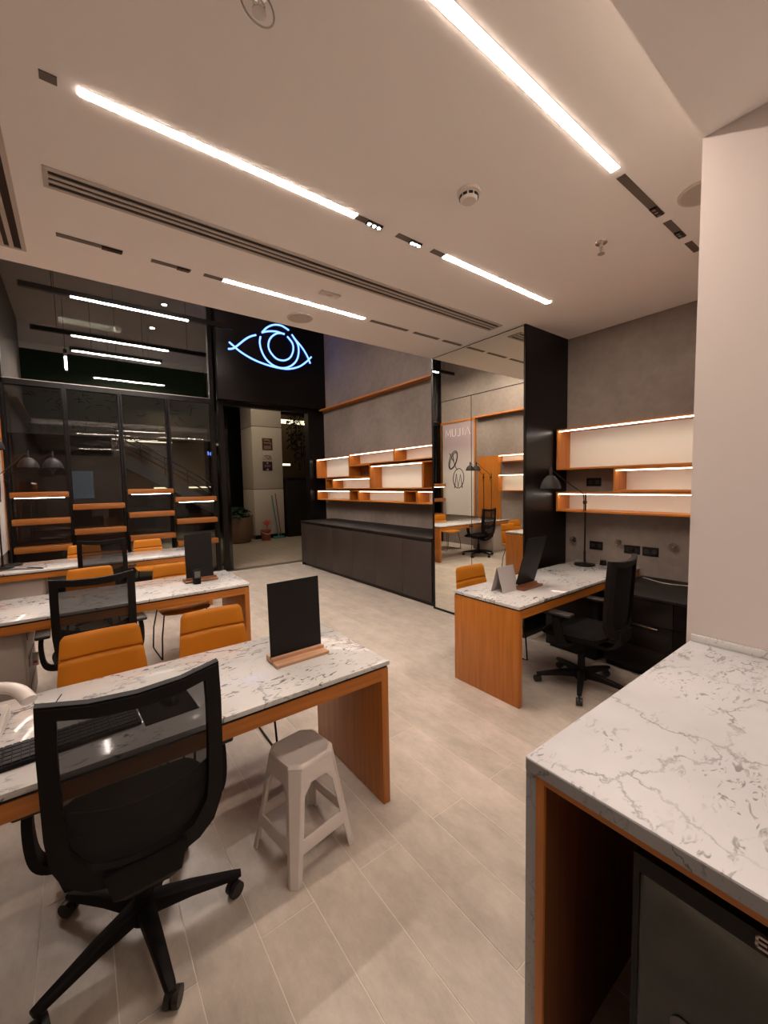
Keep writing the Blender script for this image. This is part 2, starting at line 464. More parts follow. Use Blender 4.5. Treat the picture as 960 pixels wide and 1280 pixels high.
# ------------------------------------------------------------------ shop front
win = empty('window_1', (0, YF, 0), kind='structure')
def wpart(nm, x0, x1, z0, z1, y0=-0.05, y1=0.05, mat=None):
    return box(nm, x0, x1, y0, y1, z0, z1, mat or M['black'], win)
wpart('frame_post', -0.86, -0.77, 0.0, ZV)
for x in (-0.07, 0.658, 1.376):
    wpart('frame_post', x - 0.033, x + 0.033, 0.0, 3.21)
wpart('frame_post', 2.10, 2.17, 0.0, ZV)
wpart('frame_rail', -0.79, 2.10, 3.21, 3.29, -0.05, 0.05, M['black'])
wpart('frame_rail', -0.79, 2.10, 0.0, 0.09, -0.05, 0.05)
wpart('frame_rail', -0.79, 2.10, 5.40, ZV)
wpart('rail_edge', -0.79, 2.10, 3.29, 3.298, -0.05, -0.03, M['steel'])
for a, b_ in ((-0.79, -0.098), (-0.042, 0.63), (0.686, 1.348), (1.404, 2.10)):
    wpart('pane', a, b_, 0.09, 3.21, -0.006, 0.006, M['glass_low'])
wpart('pane', -0.79, 0.655, 3.305, 5.40, -0.006, 0.006, M['glass_up'])
wpart('pane', 0.661, 2.10, 3.305, 5.40, -0.006, 0.006, M['glass_up'])
# door opening
dr = empty('door_1', (0, YF, 0), kind='structure')
box('door_frame', 2.24, 2.33, -0.06, 0.06, 0, 3.2, M['black'], dr)
box('door_frame', 4.08, XR, -0.12, 0.06, 0, 3.2, M['black'], dr)
box('door_header', 2.24, XR, -0.06, 0.06, 3.2, 3.28, M['black'], dr)
box('door_leaf', 2.345, 2.40, -0.04, 0.75, 0.01, 3.15, M['fridge_glass'], dr)

# ------------------------------------------------------------------ black fascia with the neon eye
fas = empty('fascia_panel', (3.33, 8.1, 3.28), label='large black fascia panel above the shop doorway behind the neon eye', cat='sign panel')
box('panel', -1.12, 1.13, -0.12, 0.04, 0, 2.2, M['black'], fas, 0.004)
neon = empty('neon_sign', (3.3, 7.965, 4.4), label='glowing blue neon eye sign on the black panel over the doorway', cat='neon sign')
NE = dict(
 a=[(2.96,4.57),(2.85,4.52),(2.74,4.44),(2.58,4.29),(2.5,4.23),(2.42,4.21)],
 b=[(2.44,4.34),(2.51,4.29),(2.66,4.19),(2.9,4.09),(3.18,4.03),(3.45,4.01),(3.65,4.03),(3.86,4.11),(4.02,4.23),(4.14,4.35)],
 c=[(3.71,4.73),(3.8,4.63),(3.93,4.51),(4.04,4.36),(4.11,4.21)],
 d=[(3.05,4.56),(3.03,4.44),(3.06,4.29),(3.14,4.15),(3.28,4.05),(3.47,4.02),(3.65,4.08),(3.79,4.21),(3.85,4.38),(3.84,4.55),(3.75,4.68)],
 e=[(3.55,4.71),(3.4,4.69),(3.27,4.59),(3.21,4.47),(3.21,4.36),(3.27,4.26),(3.38,4.18),(3.53,4.18),(3.66,4.26),(3.73,4.41),(3.72,4.55),(3.61,4.67)],
 f=[(3.09,4.65),(3.19,4.76),(3.33,4.84),(3.48,4.86),(3.58,4.83),(3.65,4.8)],
 g=[(3.08,4.64),(3.21,4.69),(3.38,4.72),(3.55,4.7)])
for k, v in NE.items():
    bm = bmesh.new()
    tube(bm, smoothpts([(x - 3.3, 0.0, z - 4.4) for x, z in v], 5), 0.0165, 8)
    t = finish('neon_tube', bm, M['neon'], neon, True)
    bm = bmesh.new()
    bm.free()
    for p in (v[0], v[-1]):
        bm = bmesh.new()
        cyl(bm, (p[0] - 3.3, 0.014, p[1] - 4.4), 0.006, 0.012, seg=8, rot=Matrix.Rotation(-PI / 2, 3, 'X'))
        finish('tube_holder', bm, M['black'], t)

# ------------------------------------------------------------------ ceiling lights
def strip(x0, x1, y, label, name='linear_light', z=ZC):
    r = empty(name, ((x0 + x1) / 2, y, z), label=label, cat='light', group='lit linear ceiling lights')
    h = (x1 - x0) / 2
    box('diffuser', -h, h, -0.021, 0.021, -0.0024, -0.0005, M['led'], r)
    for s in (-1, 1):
        bm = bmesh.new(); bx(bm, -h, h, s * 0.0225 - 0.0015, s * 0.0225 + 0.0015, -0.0012, -0.0003)
        finish('trim_edge', bm, M['alu'], r)
    return r
strip(0.10, 1.39, 2.07, 'long lit linear ceiling light at upper left, in front of the long slotted air grille')
strip(2.12, 3.41, 2.07, 'shorter looking lit linear ceiling light running towards the tall black mirror unit')
strip(0.15, 1.44, -0.85, 'added unseen linear light behind the camera, brightening the near floor', z=3.02)  # added strip out of view, put in to brighten the near floor
strip(0.97, 2.262, 1.015, 'brightest and nearest lit linear ceiling light, running out of the top of the photo')
strip(0.98, 2.26, 3.265, 'lit linear ceiling light beyond the long slotted grille, near the ceiling edge')
for i, (x, y, z) in enumerate([]): pass
def module(x0, x1, y, spots, lit, label, closed=()):
    r = empty('spot_module', ((x0 + x1) / 2, y, ZC), label=label, cat='light', group='black ceiling track modules')
    c = (x0 + x1) / 2
    box('tray', x0 - c, x1 - c, -0.021, 0.021, -0.004, -0.0005, M['tray'], r)
    for (a, b) in spots:
        s = box('spot_insert', a - c, b - c, -0.018, 0.018, -0.012, -0.004, M['black'], r)
        bm = bmesh.new()
        for k in range(3):
            cyl(bm, (a - c + (b - a) * (k + 0.5) / 3, 0, -0.0145), 0.010, 0.003, seg=12)
        finish('lens', bm, M['spot_led'] if lit else M['chrome'], s)
module(-0.024, 0.03, 2.07, [], False, 'short dark tray end at the upper left corner of the ceiling track')
module(1.395, 1.58, 2.07, [(1.47, 1.575)], True, 'dark tray with three lit spots just after the long linear light')
module(1.70, 1.90, 2.07, [(1.81, 1.895)], True, 'dark tray with three lit spots in the middle of the ceiling track')
module(2.0, 2.115, 2.07, [], False, 'plain dark tray just before the shorter linear light')
module(2.33, 2.86, 1.018, [(2.74, 2.85)], False, 'dark tray with chrome spots next to the end of the nearest linear light')
module(2.96, 3.23, 1.02, [(3.13, 3.22)], False, 'second dark tray with chrome spots along the nearest ceiling track')
module(3.33, 3.51, 1.02, [], False, 'last plain dark tray of the nearest track, beside the pink wall corner')
module(-0.01, 0.335, 3.265, [(0.22, 0.33)], False, 'narrow dark tray at the left end of the track beyond the grille')
module(0.50, 0.75, 3.265, [(0.66, 0.74)], False, 'narrow dark tray left of the lit strip beyond the grille')
module(0.84, 0.975, 3.265, [], False, 'short dark tray touching the lit strip beyond the grille')
module(2.34, 2.80, 3.265, [], False, 'thin dark tray right after the lit strip near the ceiling edge')
module(2.885, 3.24, 3.265, [], False, 'second thin dark tray beside the top of the mirror')
module(3.31, 3.60, 3.265, [], False, 'thin dark tray closest to the top of the mirror unit')

def grille(x0, x1, y0, y1, along, label, n=2):
    cx, cy = (x0 + x1) / 2, (y0 + y1) / 2
    r = empty('air_grille', (cx, cy, ZC), label=label, cat='vent', group='slotted ceiling air grilles')
    hx, hy = (x1 - x0) / 2, (y1 - y0) / 2
    fw = 0.022
    bm = bmesh.new()
    bx(bm, -hx, hx, -hy, -hy + fw, -0.008, -0.0005); bx(bm, -hx, hx, hy - fw, hy, -0.008, -0.0005)
    bx(bm, -hx, -hx + fw, -hy + fw, hy - fw, -0.008, -0.0005); bx(bm, hx - fw, hx, -hy + fw, hy - fw, -0.008, -0.0005)
    finish('frame', bm, M['alu'], r)
    box('slot_backing', -hx + fw, hx - fw, -hy + fw, hy - fw, -0.003, -0.0008, M['black'], r)
    w_ = (2 * hy if along == 'x' else 2 * hx) - 2 * fw
    for k in range(n):
        c = -w_ / 2 + w_ * (k + 1) / (n + 1); sw = w_ / (n + 1) * 0.24
        if along == 'x': box('slat', -hx + fw, hx - fw, c - sw, c + sw, -0.009, -0.0032, M['alu'], r)
        else: box('slat', c - sw, c + sw, -hy + fw, hy - fw, -0.009, -0.0032, M['alu'], r)
grille(-0.045, 3.50, 2.62, 2.79, 'x', 'long slotted air grille running across the whole ceiling')
grille(-0.50, -0.17, 1.9, 3.6, 'y', 'slotted air grille cut off by the left edge of the photo', 5)

# smoke detector, disc speakers, sensor box, sprinklers
sd = empty('smoke_detector', (1.78, 1.553, ZC), label='round white smoke detector with dark slots on the ceiling', cat='smoke detector')
bm = bmesh.new(); lathe(bm, [(0.0, -0.0005), (0.062, -0.0005), (0.062, -0.014), (0.052, -0.02), (0.05, -0.02), (0.0, -0.02)]); finish('base', bm, M['off_white'], sd, True)
bm = bmesh.new(); lathe(bm, [(0.05, -0.02), (0.046, -0.042), (0.038, -0.05), (0.0, -0.052)]); finish('head', bm, M['off_white'], sd, True)
for k in range(10):
    a = 2 * PI * k / 10
    bm = bmesh.new(); bx(bm, -0.011, 0.011, -0.002, 0.002, -0.006, 0.006)
    o = finish('vent_slot', bm, M['black'], sd); o.location = (0.049 * math.sin(a), -0.049 * math.cos(a), -0.031); o.rotation_euler = (0, 0, a)
def disc_speaker(x, y, label):
    s = empty('ceiling_speaker', (x, y, ZC), label=label, cat='speaker', group='round ceiling speakers')
    bm = bmesh.new(); lathe(bm, [(0.0, -0.0005), (0.12, -0.0005), (0.12, -0.006), (0.108, -0.009), (0.106, -0.007), (0.0, -0.007)], 36); finish('bezel', bm, M['off_white'], s, True)
    bm = bmesh.new(); lathe(bm, [(0.0, -0.0105), (0.104, -0.0095), (0.104, -0.0075), (0, -0.0075)], 36); finish('grille', bm, M['alu'], s, True)
disc_speaker(1.758, 3.583, 'round grey ceiling speaker near the edge of the low ceiling')
disc_speaker(2.83, 0.80, 'round ceiling speaker half hidden behind the pink wall corner')
sb = empty('sensor_box', (1.75, 3.015, ZC), label='small flat rectangular access plate between grille and lit strip', cat='sensor')
box('cover', -0.09, 0.09, -0.035, 0.035, -0.012, -0.0005, M['off_white'], sb, 0.004)
box('lens', -0.02, 0.02, -0.012, 0.012, -0.015, -0.012, M['alu'], sb)
def sprinkler(x, y, big, label):
    s = empty('sprinkler', (x, y, ZC), label=label, cat='sprinkler', group='ceiling sprinklers')
    bm = bmesh.new(); lathe(bm, [(0, -0.0005), (0.038, -0.0005), (0.036, -0.006), (0.012, -0.008), (0.010, -0.03), (0, -0.03)], 20); finish('escutcheon', bm, M['chrome'], s, True)
    bm = bmesh.new()
    tube(bm, smoothpts([(-0.008, 0, -0.03), (-0.02, 0, -0.045), (-0.012, 0, -0.062), (0, 0, -0.068), (0.012, 0, -0.062), (0.02, 0, -0.045), (0.008, 0, -0.03)], 4), 0.0028, 6)
    finish('yoke', bm, M['chrome'], s, True)
    bm = bmesh.new(); cyl(bm, (0, 0, -0.066), 0.003, 0.036, seg=8); cyl(bm, (0, 0, -0.074), 0.022, 0.003, seg=16); finish('deflector', bm, M['steel'], s)
    if big:
        bm = bmesh.new(); tube(bm, [(0.055 * math.cos(a * PI / 12), 0.01, -0.045 + 0.055 * math.sin(a * PI / 12)) for a in range(24)], 0.003, 6, True)
        finish('guard_ring', bm, M['steel'], s, True)
sprinkler(2.857, 1.36, False, 'small chrome sprinkler on the ceiling right of the smoke detector')
sprinkler(0.545, 1.33, True, 'chrome sprinkler with guard ring at the top edge of the photo')

# suspended linear lights in the high strip (their reflections show in the shop front)
def pendant(x0, x1, y, lit0, lit1, label, along='x'):
    z = 4.33
    r = empty('pendant_light', ((x0 + x1) / 2, y, z), 0 if along == 'x' else PI / 2, label, 'light', 'suspended black linear lights')
    c = (x0 + x1) / 2
    box('housing', x0 - c, x1 - c, -0.03, 0.03, 0.0, 0.07, M['black'], r)
    box('diffuser', lit0 - c, lit1 - c, -0.018, 0.018, -0.008, 0.0, M['pendant_led'], r)
    for xx in (x0 + 0.35, x1 - 0.35):
        bm = bmesh.new(); cyl(bm, (xx - c, 0, 0.07), 0.004, ZV - z - 0.07, seg=6); finish('suspension_wire', bm, M['black'], r)
pendant(-0.46, 2.3, 7.3, 0.09, 1.6, 'black suspended light bar with a lit section, close to the glass shop front')
pendant(0.05, 1.64, 6.33, 0.09, 1.6, 'suspended light bar seen only as the upper line reflected in the glass')
pendant(0.46, 2.04, 4.2, 0.5, 2.0, 'suspended light bar seen only as the lowest reflected line in the glass')
pendant(4.3 - 0.0, 6.0, -0.02, 4.6, 5.7, 'suspended light bar seen as a short upright line reflected in the glass')
# turn the last bar so that it runs front to back
pl = [o for o in COL.objects if o.name.startswith('pendant_light')][-1]
pl.location = (-0.02, 5.25, 4.33); pl.rotation_euler = (0, 0, PI / 2)
for x, y, lb in ((1.71, 6.55, 'recessed downlight in the high ceiling nearer the glass front'), (1.69, 4.98, 'recessed downlight in the high ceiling nearer the low ceiling')):
    d = empty('downlight', (x, y, ZV), label=lb, cat='light', group='recessed downlights in the high ceiling')
    bm = bmesh.new(); lathe(bm, [(0.0, -0.0005), (0.075, -0.0005), (0.075, -0.008), (0.055, -0.01), (0.055, -0.004), (0, -0.004)]); finish('bezel', bm, M['black'], d, True)
    bm = bmesh.new(); cyl(bm, (0, 0, -0.007), 0.05, 0.002); finish('lamp_disc', bm, M['down_led'], d)

# ------------------------------------------------------------------ mirror unit
mu = empty('mirror_cabinet', (MX, 2.48, 0), label='tall black cabinet faced with three big mirrors, floor to ceiling', cat='mirror')
box('body', 0.012, XR - MX, 0.002, YS - 2.48 - 0.002, 0.0, ZC, M['black'], mu)
box('side_panel', 0.0, XR - MX - 0.01, -0.018, 0.002, 0.0, ZC - 0.001, M['black'], mu)
L_ = YS - 2.48 - 0.002
for (a, b, c, d) in ((0.004, 0.684, 0.03, 2.625), (0.692, L_, 0.03, 2.625), (0.004, L_, 2.633, ZC - 0.012)):
    box('mirror_panel', -0.004, 0.011, a, b, c, d, M['mirror'], mu)
bm = bmesh.new(); bx(bm, -0.006, 0.012, -0.018, L_, 0.0, 0.028); bx(bm, -0.006, 0.012, -0.018, 0.002, 0.028, ZC - 0.001); bx(bm, -0.006, 0.012, L_ - 0.032, L_, 0.028, ZC - 0.001)
finish('edge_profile', bm, M['black'], mu)

# ------------------------------------------------------------------ low black cabinets along the right wall
bc = empty('base_cabinet', (MX, 3.85, 0), label='long low black cabinet run with five doors under the lit shelves', cat='cabinet')
ye = 7.70 - 3.85
box('body', 0.02, XR - MX, 0.0, ye, 0.06, 0.885, M['cab_black'], bc)
box('plinth', 0.05, XR - MX, 0.0, ye, 0.0, 0.06, M['black'], bc)
box('end_panel', 0.0, XR - MX, ye, ye + 0.02, 0.0, 0.885, M['cab_black'], bc)
ys = [3.853, 4.45, 5.135, 5.79, 6.46, 7.10, 7.70]
for a, b in zip(ys, ys[1:]):
    box('door', 0.0, 0.018, a - 3.85 + 0.002, b - 3.85 - 0.002, 0.065, 0.862, M['cab_black'], bc, 0.001)
box('top_slab', -0.005, XR - MX, 0.0, ye + 0.03, 0.886, 0.915, M['black_satin'], bc, 0.002)

# ------------------------------------------------------------------ wall mounted lit display boxes
def display_box(y0, y1, z0, z1, label, lit=True, back=True, x_front=4.2, wall=XR, side=1, group='lit wooden display boxes over the black cabinets', name='display_box'):
    """open box on a side wall; side=1: right wall, opening faces -x; side=-1: left wall, opening faces +x"""
    yc = (y0 + y1) / 2
    r = empty(name, (wall, yc, z0), label=label, cat='shelf', group=group)
    dep = abs(wall - x_front); t = 0.018
    h = z1 - z0; w_ = (y1 - y0) / 2
    def X(a, b): return (min(-side * a, -side * b), max(-side * a, -side * b))
    x0, x1 = X(0, dep)
    box('side_board', x0, x1, -w_, -w_ + t, 0, h, M['wood_z'], r)
    box('side_board', x0, x1, w_ - t, w_, 0, h, M['wood_z'], r)
    box('shelf_board', x0, x1, -w_ + t, w_ - t, 0, t, M['wood_y'], r)
    box('shelf_board', x0, x1, -w_ + t, w_ - t, h - t, h, M['wood_y'], r)
    xb = X(0.0, 0.012)
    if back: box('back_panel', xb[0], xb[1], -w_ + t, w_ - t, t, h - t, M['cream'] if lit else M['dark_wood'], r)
    if lit:
        xs = X(dep - 0.035, dep - 0.015)
        box('light_strip', xs[0], xs[1], -w_ + t + 0.005, w_ - t - 0.005, h - t - 0.008, h - t - 0.0005, M['shelf_led'], r)
    return r
display_box(6.675, 8.0, 1.785, 2.195, 'tall lit wooden box at the upper left end of the shelf group')
display_box(5.285, 6.67, 2.0, 2.215, 'long shallow lit box in the middle of the top row')
display_box(3.86, 5.28, 2.0, 2.215, 'shallow lit box in the top row running behind the mirror edge')
display_box(4.595, 5.975, 1.553, 1.97, 'largest lit wooden box, right of centre in the shelf group')
display_box(5.98, 7.318, 1.553, 1.76, 'shallow lit box in the second row from below, left of the largest box')
display_box(6.668, 7.995, 1.32, 1.527, 'lit box at the lower left end of the shelf group')
display_box(5.03, 6.368, 1.32, 1.527, 'lit box in the middle of the lowest row')
display_box(3.86, 4.735, 1.32, 1.527, 'lit box at the right end of the lowest row, cut by the mirror edge')
display_box(5.98, 6.67, 1.765, 1.998, 'unlit dark box left of the largest lit box', lit=False)
display_box(6.37, 6.664, 1.32, 1.527, 'small unlit dark gap box between the two lower lit boxes', lit=False)
display_box(7.322, 7.60, 1.553, 1.76, 'small unlit dark box at the left end of the second row from below', lit=False)
display_box(4.74, 5.025, 1.32, 1.527, 'small unlit dark box between the last two lit boxes of the lowest row', lit=False)
display_box(3.86, 4.59, 1.553, 1.97, 'unlit dark box right of the largest lit box', lit=False)

gr = 'lit wooden shelves above the right hand desk'
display_box(0.64, 2.44, 1.755, 2.19, 'long tall lit wooden shelf, topmost above the right desk', group=gr)
display_box(0.64, 1.845, 1.52, 1.75, 'short lit shelf box between the two long shelves above the right desk', group=gr)
display_box(0.64, 2.44, 1.305, 1.515, 'long low lit wooden shelf, lowest above the right desk', group=gr)

# left wall: poster, timber panel and shelves (seen in the mirror)
gl = 'lit wooden shelves on the left wall'
display_box(4.3, 6.13, 2.10, 2.27, 'upper lit shelf on the left wall, seen in the mirror', x_front=XL + 0.17, wall=XL, side=-1, group=gl)
display_box(4.3, 6.13, 1.42, 1.81, 'lower taller lit shelf on the left wall, seen in the mirror', x_front=XL + 0.17, wall=XL, side=-1, group=gl)
tag(box('timber_panel', XL, XL + 0.02, 6.16, 6.84, 0.69, 2.27, M['wood_z']), 'flat orange timber board on the left wall behind the desk lamps, seen mirrored', 'wall panel')
ps = empty('poster', (XL, 7.53, 0.77), label='framed tall poster with sketched spectacles and white letters, seen in the mirror', cat='poster')
bm = bmesh.new()
bx(bm, 0, 0.04, -0.61, -0.57, 0, 2.5); bx(bm, 0, 0.04, 0.57, 0.61, 0, 2.5); bx(bm, 0, 0.04, -0.57, 0.57, 2.46, 2.5)
finish('frame', bm, M['wood_z'], ps)
mp_, n_, l_, b_ = newmat('poster_print')
tc = n_.new('ShaderNodeTexCoord'); sx = n_.new('ShaderNodeSeparateXYZ'); l_.new(tc.outputs['Generated'], sx.inputs[0])
rr = ramp(n_, [(0.45, (0.66, 0.62, 0.58)), (0.75, (0.36, 0.28, 0.29))]); l_.new(sx.outputs['Z'], rr.inputs[0]); l_.new(rr.outputs[0], b_.inputs['Base Color'])
b_.inputs['Roughness'].default_value = 0.6
box('sheet', 0.0, 0.02, -0.57, 0.57, 0.0, 2.46, mp_, ps)
def text(name, s, size, mat, parent, loc, rot, ext=0.001, align='CENTER', sx=1.0):
    c = bpy.data.curves.new(name, 'FONT'); c.body = s; c.size = size; c.extrude = ext; c.align_x = align; c.align_y = 'CENTER'
    c.materials.append(mat)
    o = bpy.data.objects.new(name, c); COL.objects.link(o); o.parent = parent; o.location = loc; o.rotation_euler = rot; o.scale = (sx, 1, 1)
    return o
# thin stroke letters as on the poster
def strokes(name, lines, r, mat, parent, loc=(0, 0, 0)):
    bm = bmesh.new()
    for ln in lines: tube(bm, ln, r, 6)
    o = finish(name, bm, mat, parent, True); o.location = loc
    return o
LT = {'A': [[(0, 0), (0.5, 1), (1, 0)]], 'I': [[(0.5, 0), (0.5, 1)]], 'L': [[(0.2, 1), (0.2, 0), (0.9, 0)]],
      'U': [[(0.1, 1), (0.1, 0.3), (0.25, 0.05), (0.5, 0), (0.75, 0.05), (0.9, 0.3), (0.9, 1)]], 'M': [[(0, 0), (0.1, 1), (0.5, 0.2), (0.9, 1), (1, 0)]]}
ls = []
# the wall faces +x: text reads along +y there
yy = -0.43
for ch in 'AILUM':
    wd_ = {'A': 0.17, 'I': 0.08, 'L': 0.13, 'U': 0.16, 'M': 0.19}[ch]
    for ln in LT[ch]: ls.append([(0.022, yy + a * wd_, 2.1 + b * 0.2) for a, b in ln])
    yy += wd_ + 0.035
strokes('lettering', ls, 0.007, M['paper'], ps)
sk = []
def oval(cy, cz, a, b, rot, n=22, part=1.0):
    return [(0.022, cy + a * math.cos(t) * math.cos(rot) - b * math.sin(t) * math.sin(rot), cz + a * math.cos(t) * math.sin(rot) + b * math.sin(t) * math.cos(rot)) for t in [2 * PI * part * k / n for k in range(n + 1)]]
sk += [oval(0.17, 1.47, 0.26, 0.13, 2.0), oval(0.16, 1.46, 0.23, 0.10, 2.05), [(0.022, 0.30, 1.66), (0.022, 0.16, 1.45), (0.022, 0.06, 1.25)], [(0.022, 0.18, 1.64), (0.022, 0.14, 1.42)]]
sk += [oval(-0.02, 0.98, 0.19, 0.26, 0.1), [(0.022, 0.12, 0.72), (0.022, 0.05, 1.1), (0.022, -0.01, 0.75), (0.022, -0.09, 1.08), (0.022, -0.16, 0.72)], [(0.022, 0.06, 1.25), (0.022, 0.01, 1.2)]]
strokes('sketch', sk, 0.010, M['ink'], ps)

# ------------------------------------------------------------------ storefront racks
RK = 'wooden shelf racks standing in the shop window'
def rack(x0, x1, tops, lit, label):
    c = (x0 + x1) / 2; h = (x1 - x0) / 2
    r = empty('display_rack', (c, 8.05, 0), label=label, cat='rack', group=RK)
    for s in (-1, 1):
        box('post', s * h - 0.008, s * h + 0.008, -0.008, 0.008, 0.0, 3.2, M['black'], r)
        box('post', s * h - 0.008, s * h + 0.008, 0.075, 0.091, 0.0, 3.2, M['black'], r)
    for i, z in enumerate(tops):
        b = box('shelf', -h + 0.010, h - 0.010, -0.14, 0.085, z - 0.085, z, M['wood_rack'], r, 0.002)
        if i == 0 and lit: box('light_strip', -h + 0.06, h - 0.06, -0.13, -0.11, z - 0.093, z - 0.0855, M['shelf_led'], b)
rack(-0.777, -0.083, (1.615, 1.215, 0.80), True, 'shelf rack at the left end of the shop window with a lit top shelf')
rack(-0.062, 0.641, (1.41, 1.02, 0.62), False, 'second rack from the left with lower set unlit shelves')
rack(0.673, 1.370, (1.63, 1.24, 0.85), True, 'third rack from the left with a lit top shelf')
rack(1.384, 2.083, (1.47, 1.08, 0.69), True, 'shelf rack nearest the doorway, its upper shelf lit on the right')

# ------------------------------------------------------------------ desks
def desk(y0, y1, x_end, label):
    """long desk running from the left wall to x_end"""
    r = empty('desk', (x_end, y0, 0), label=label, cat='desk', group='long marble topped desks against the left wall')
    D = y1 - y0; x0 = XL - x_end
    box('marble_top', x0, 0.006, -0.006, D + 0.006, 0.728, 0.75, M['marble'], r, 0.003)
    box('underlay', x0, -0.004, 0.004, D - 0.004, 0.716, 0.728, M['black'], r)
    box('side_panel', -0.042, 0.0, 0.0, D, 0.0, 0.716, M['wood_z'], r, 0.002)
    box('apron', x0, -0.042, 0.0, 0.02, 0.655, 0.716, M['wood_x'], r)
    box('apron', x0, -0.042, D - 0.02, D, 0.655, 0.716, M['wood_x'], r)
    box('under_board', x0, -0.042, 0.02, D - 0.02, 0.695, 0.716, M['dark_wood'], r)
    return r
desk(1.60, 2.31, 1.21, 'nearest long desk, white marble top and orange wood end panel, behind the plastic stool')
desk(3.72, 4.49, 1.225, 'middle long desk with marble top and a black menu board near its end')
desk(5.93, 6.66, 1.44, 'farthest long desk, in front of the shop window racks')

def pedestal(x0, x1, y0, y1, label, cable):
    r = empty('drawer_pedestal', ((x0 + x1) / 2, y0, 0), label=label, cat='cabinet', group='pale grey pedestals under the desks')
    h = (x1 - x0) / 2; D = y1 - y0
    box('body', -h, h, 0.0, D, 0.02, 0.655, M['grey_white'], r, 0.003)
    for k in range(3):
        z0 = 0.04 + k * 0.2
        box('drawer', h, h + 0.016, 0.02, D - 0.02, z0, z0 + 0.195, M['grey_white'], r, 0.002)
        if cable: box('recess_pull', h + 0.0165, h + 0.02, 0.06, D - 0.15, z0 + 0.12, z0 + 0.175, M['black'], r)
    return r
pd = pedestal(-0.84, -0.36, 3.80, 4.42, 'pale grey pedestal with dark slots under the middle desk', True)
pedestal(-0.84, -0.36, 6.0, 6.6, 'pale grey pedestal under the farthest desk', False)
cb = empty('socket_block', (-0.315, 3.98, 0.33), label='small white connector block in the dark slot of the grey pedestal', cat='socket')
box('housing', -0.018, 0.018, -0.02, 0.02, 0, 0.09, M['white_plastic'], cb, 0.004)
box('red_switch', -0.012, 0.012, -0.024, -0.02, 0.02, 0.04, M['red'], cb)

# right desk
rd = empty('desk', (2.46, 1.70, 0), label='right hand desk with orange wood end panel, below the lit shelves', cat='desk')
box('marble_top', -0.006, XR - 2.46, -0.006, 0.625, 0.728, 0.75, M['marble'], rd, 0.003)
box('underlay', 0.004, XR - 2.46, 0.004, 0.615, 0.716, 0.728, M['black'], rd)
box('side_panel', 0.0, 0.042, 0.0, 0.62, 0.0, 0.716, M['wood_z'], rd, 0.002)
box('apron', 0.042, XR - 2.46, 0.0, 0.02, 0.655, 0.716, M['wood_x'], rd)
box('apron', 0.042, XR - 2.46, 0.60, 0.62, 0.655, 0.716, M['wood_x'], rd)
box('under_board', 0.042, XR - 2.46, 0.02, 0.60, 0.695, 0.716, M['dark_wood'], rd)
# low black sideboard along the wall behind it
cr = empty('sideboard', (3.66, 0.64, 0), label='low black sideboard along the wall behind the right office chair', cat='sideboard')
box('body', 0.02, XR - 3.66, 0.0, 1.02, 0.05, 0.655, M['black_satin'], cr)
box('top_slab', -0.005, XR - 3.66, 0.0, 1.03, 0.656, 0.68, M['black_satin'], cr, 0.002)
box('plinth', 0.05, XR - 3.66, 0.0, 1.02, 0.0, 0.05, M['black'], cr)
for (a, b) in ((0.005, 0.50), (0.505, 1.015)):
    for (c, d) in ((0.06, 0.25), (0.254, 0.45), (0.454, 0.652)):
        dw = box('drawer', 0.0, 0.018, a, b, c, d, M['black'], cr, 0.001)
        if a > 0.1 and 0.2 < c < 0.4: box('handle', -0.014, -0.001, a + 0.10, b - 0.10, d + 0.0 - 0.02, d - 0.012, M['chrome'], dw)
bs = empty('desk_drawer_unit', (3.66, 1.72, 0), label='black drawer unit tucked under the wall end of the right desk', cat='cabinet')
box('body', 0.0, XR - 3.68, 0.0, 0.50, 0.03, 0.65, M['black_satin'], bs, 0.002)
box('plinth', 0.03, XR - 3.70, 0.03, 0.47, 0.0, 0.03, M['black'], bs)

# ------------------------------------------------------------------ marble counter with fridge
ct = empty('counter', (0.89, 0.595, 0), label='near counter at lower right with a big veined white marble top', cat='counter')
W_, D_ = XN - 0.89, 1.9
box('marble_top', 0, W_, -D_, 0, 0.895, 0.93, M['marble_big'], ct, 0.003)
box('marble_edge', -0.0015, 0.0, -D_ + 0.004, -0.004, 0.8965, 0.9265, M['marble_edge'], ct)  # thin darker face over the slab front, carries its shade as colour
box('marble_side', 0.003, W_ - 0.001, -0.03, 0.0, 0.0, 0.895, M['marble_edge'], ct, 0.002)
box('backsplash', W_ - 0.014, W_ - 0.0005, -D_, -0.004, 0.9305, 0.962, M['marble'], ct, 0.002)
box('wood_liner', 0.003, W_ - 0.01, -0.052, -0.03, 0.0, 0.895, M['wood_z'], ct)
box('wood_liner', 0.003, W_ - 0.01, -D_, -0.052, 0.879, 0.895, M['wood_y'], ct)
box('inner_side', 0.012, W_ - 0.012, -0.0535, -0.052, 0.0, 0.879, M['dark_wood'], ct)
box('back_board', W_ - 0.03, W_ - 0.01, -D_, -0.0535, 0.0, 0.879, M['black'], ct)
fr = empty('bar_fridge', (0.935, 0.352, 0), label='black glass door bar fridge under the marble counter', cat='fridge')
box('body', 0.05, 0.5, -0.55, -0.0, 0.02, 0.825, M['black'], fr, 0.004)
bm = bmesh.new()
bx(bm, 0, 0.045, -0.55, 0, 0.785, 0.825); bx(bm, 0, 0.045, -0.55, 0, 0.05, 0.10)
bx(bm, 0, 0.045, -0.012, 0, 0.10, 0.785); bx(bm, 0, 0.045, -0.55, -0.525, 0.10, 0.785)
df = finish('door', bm, M['black_satin'], fr)
box('door_glass', 0.004, 0.010, -0.525, -0.012, 0.10, 0.785, M['fridge_glass'], df)
box('inner_panel', 0.046, 0.0495, -0.53, -0.01, 0.09, 0.79, M['fridge_in'], fr)
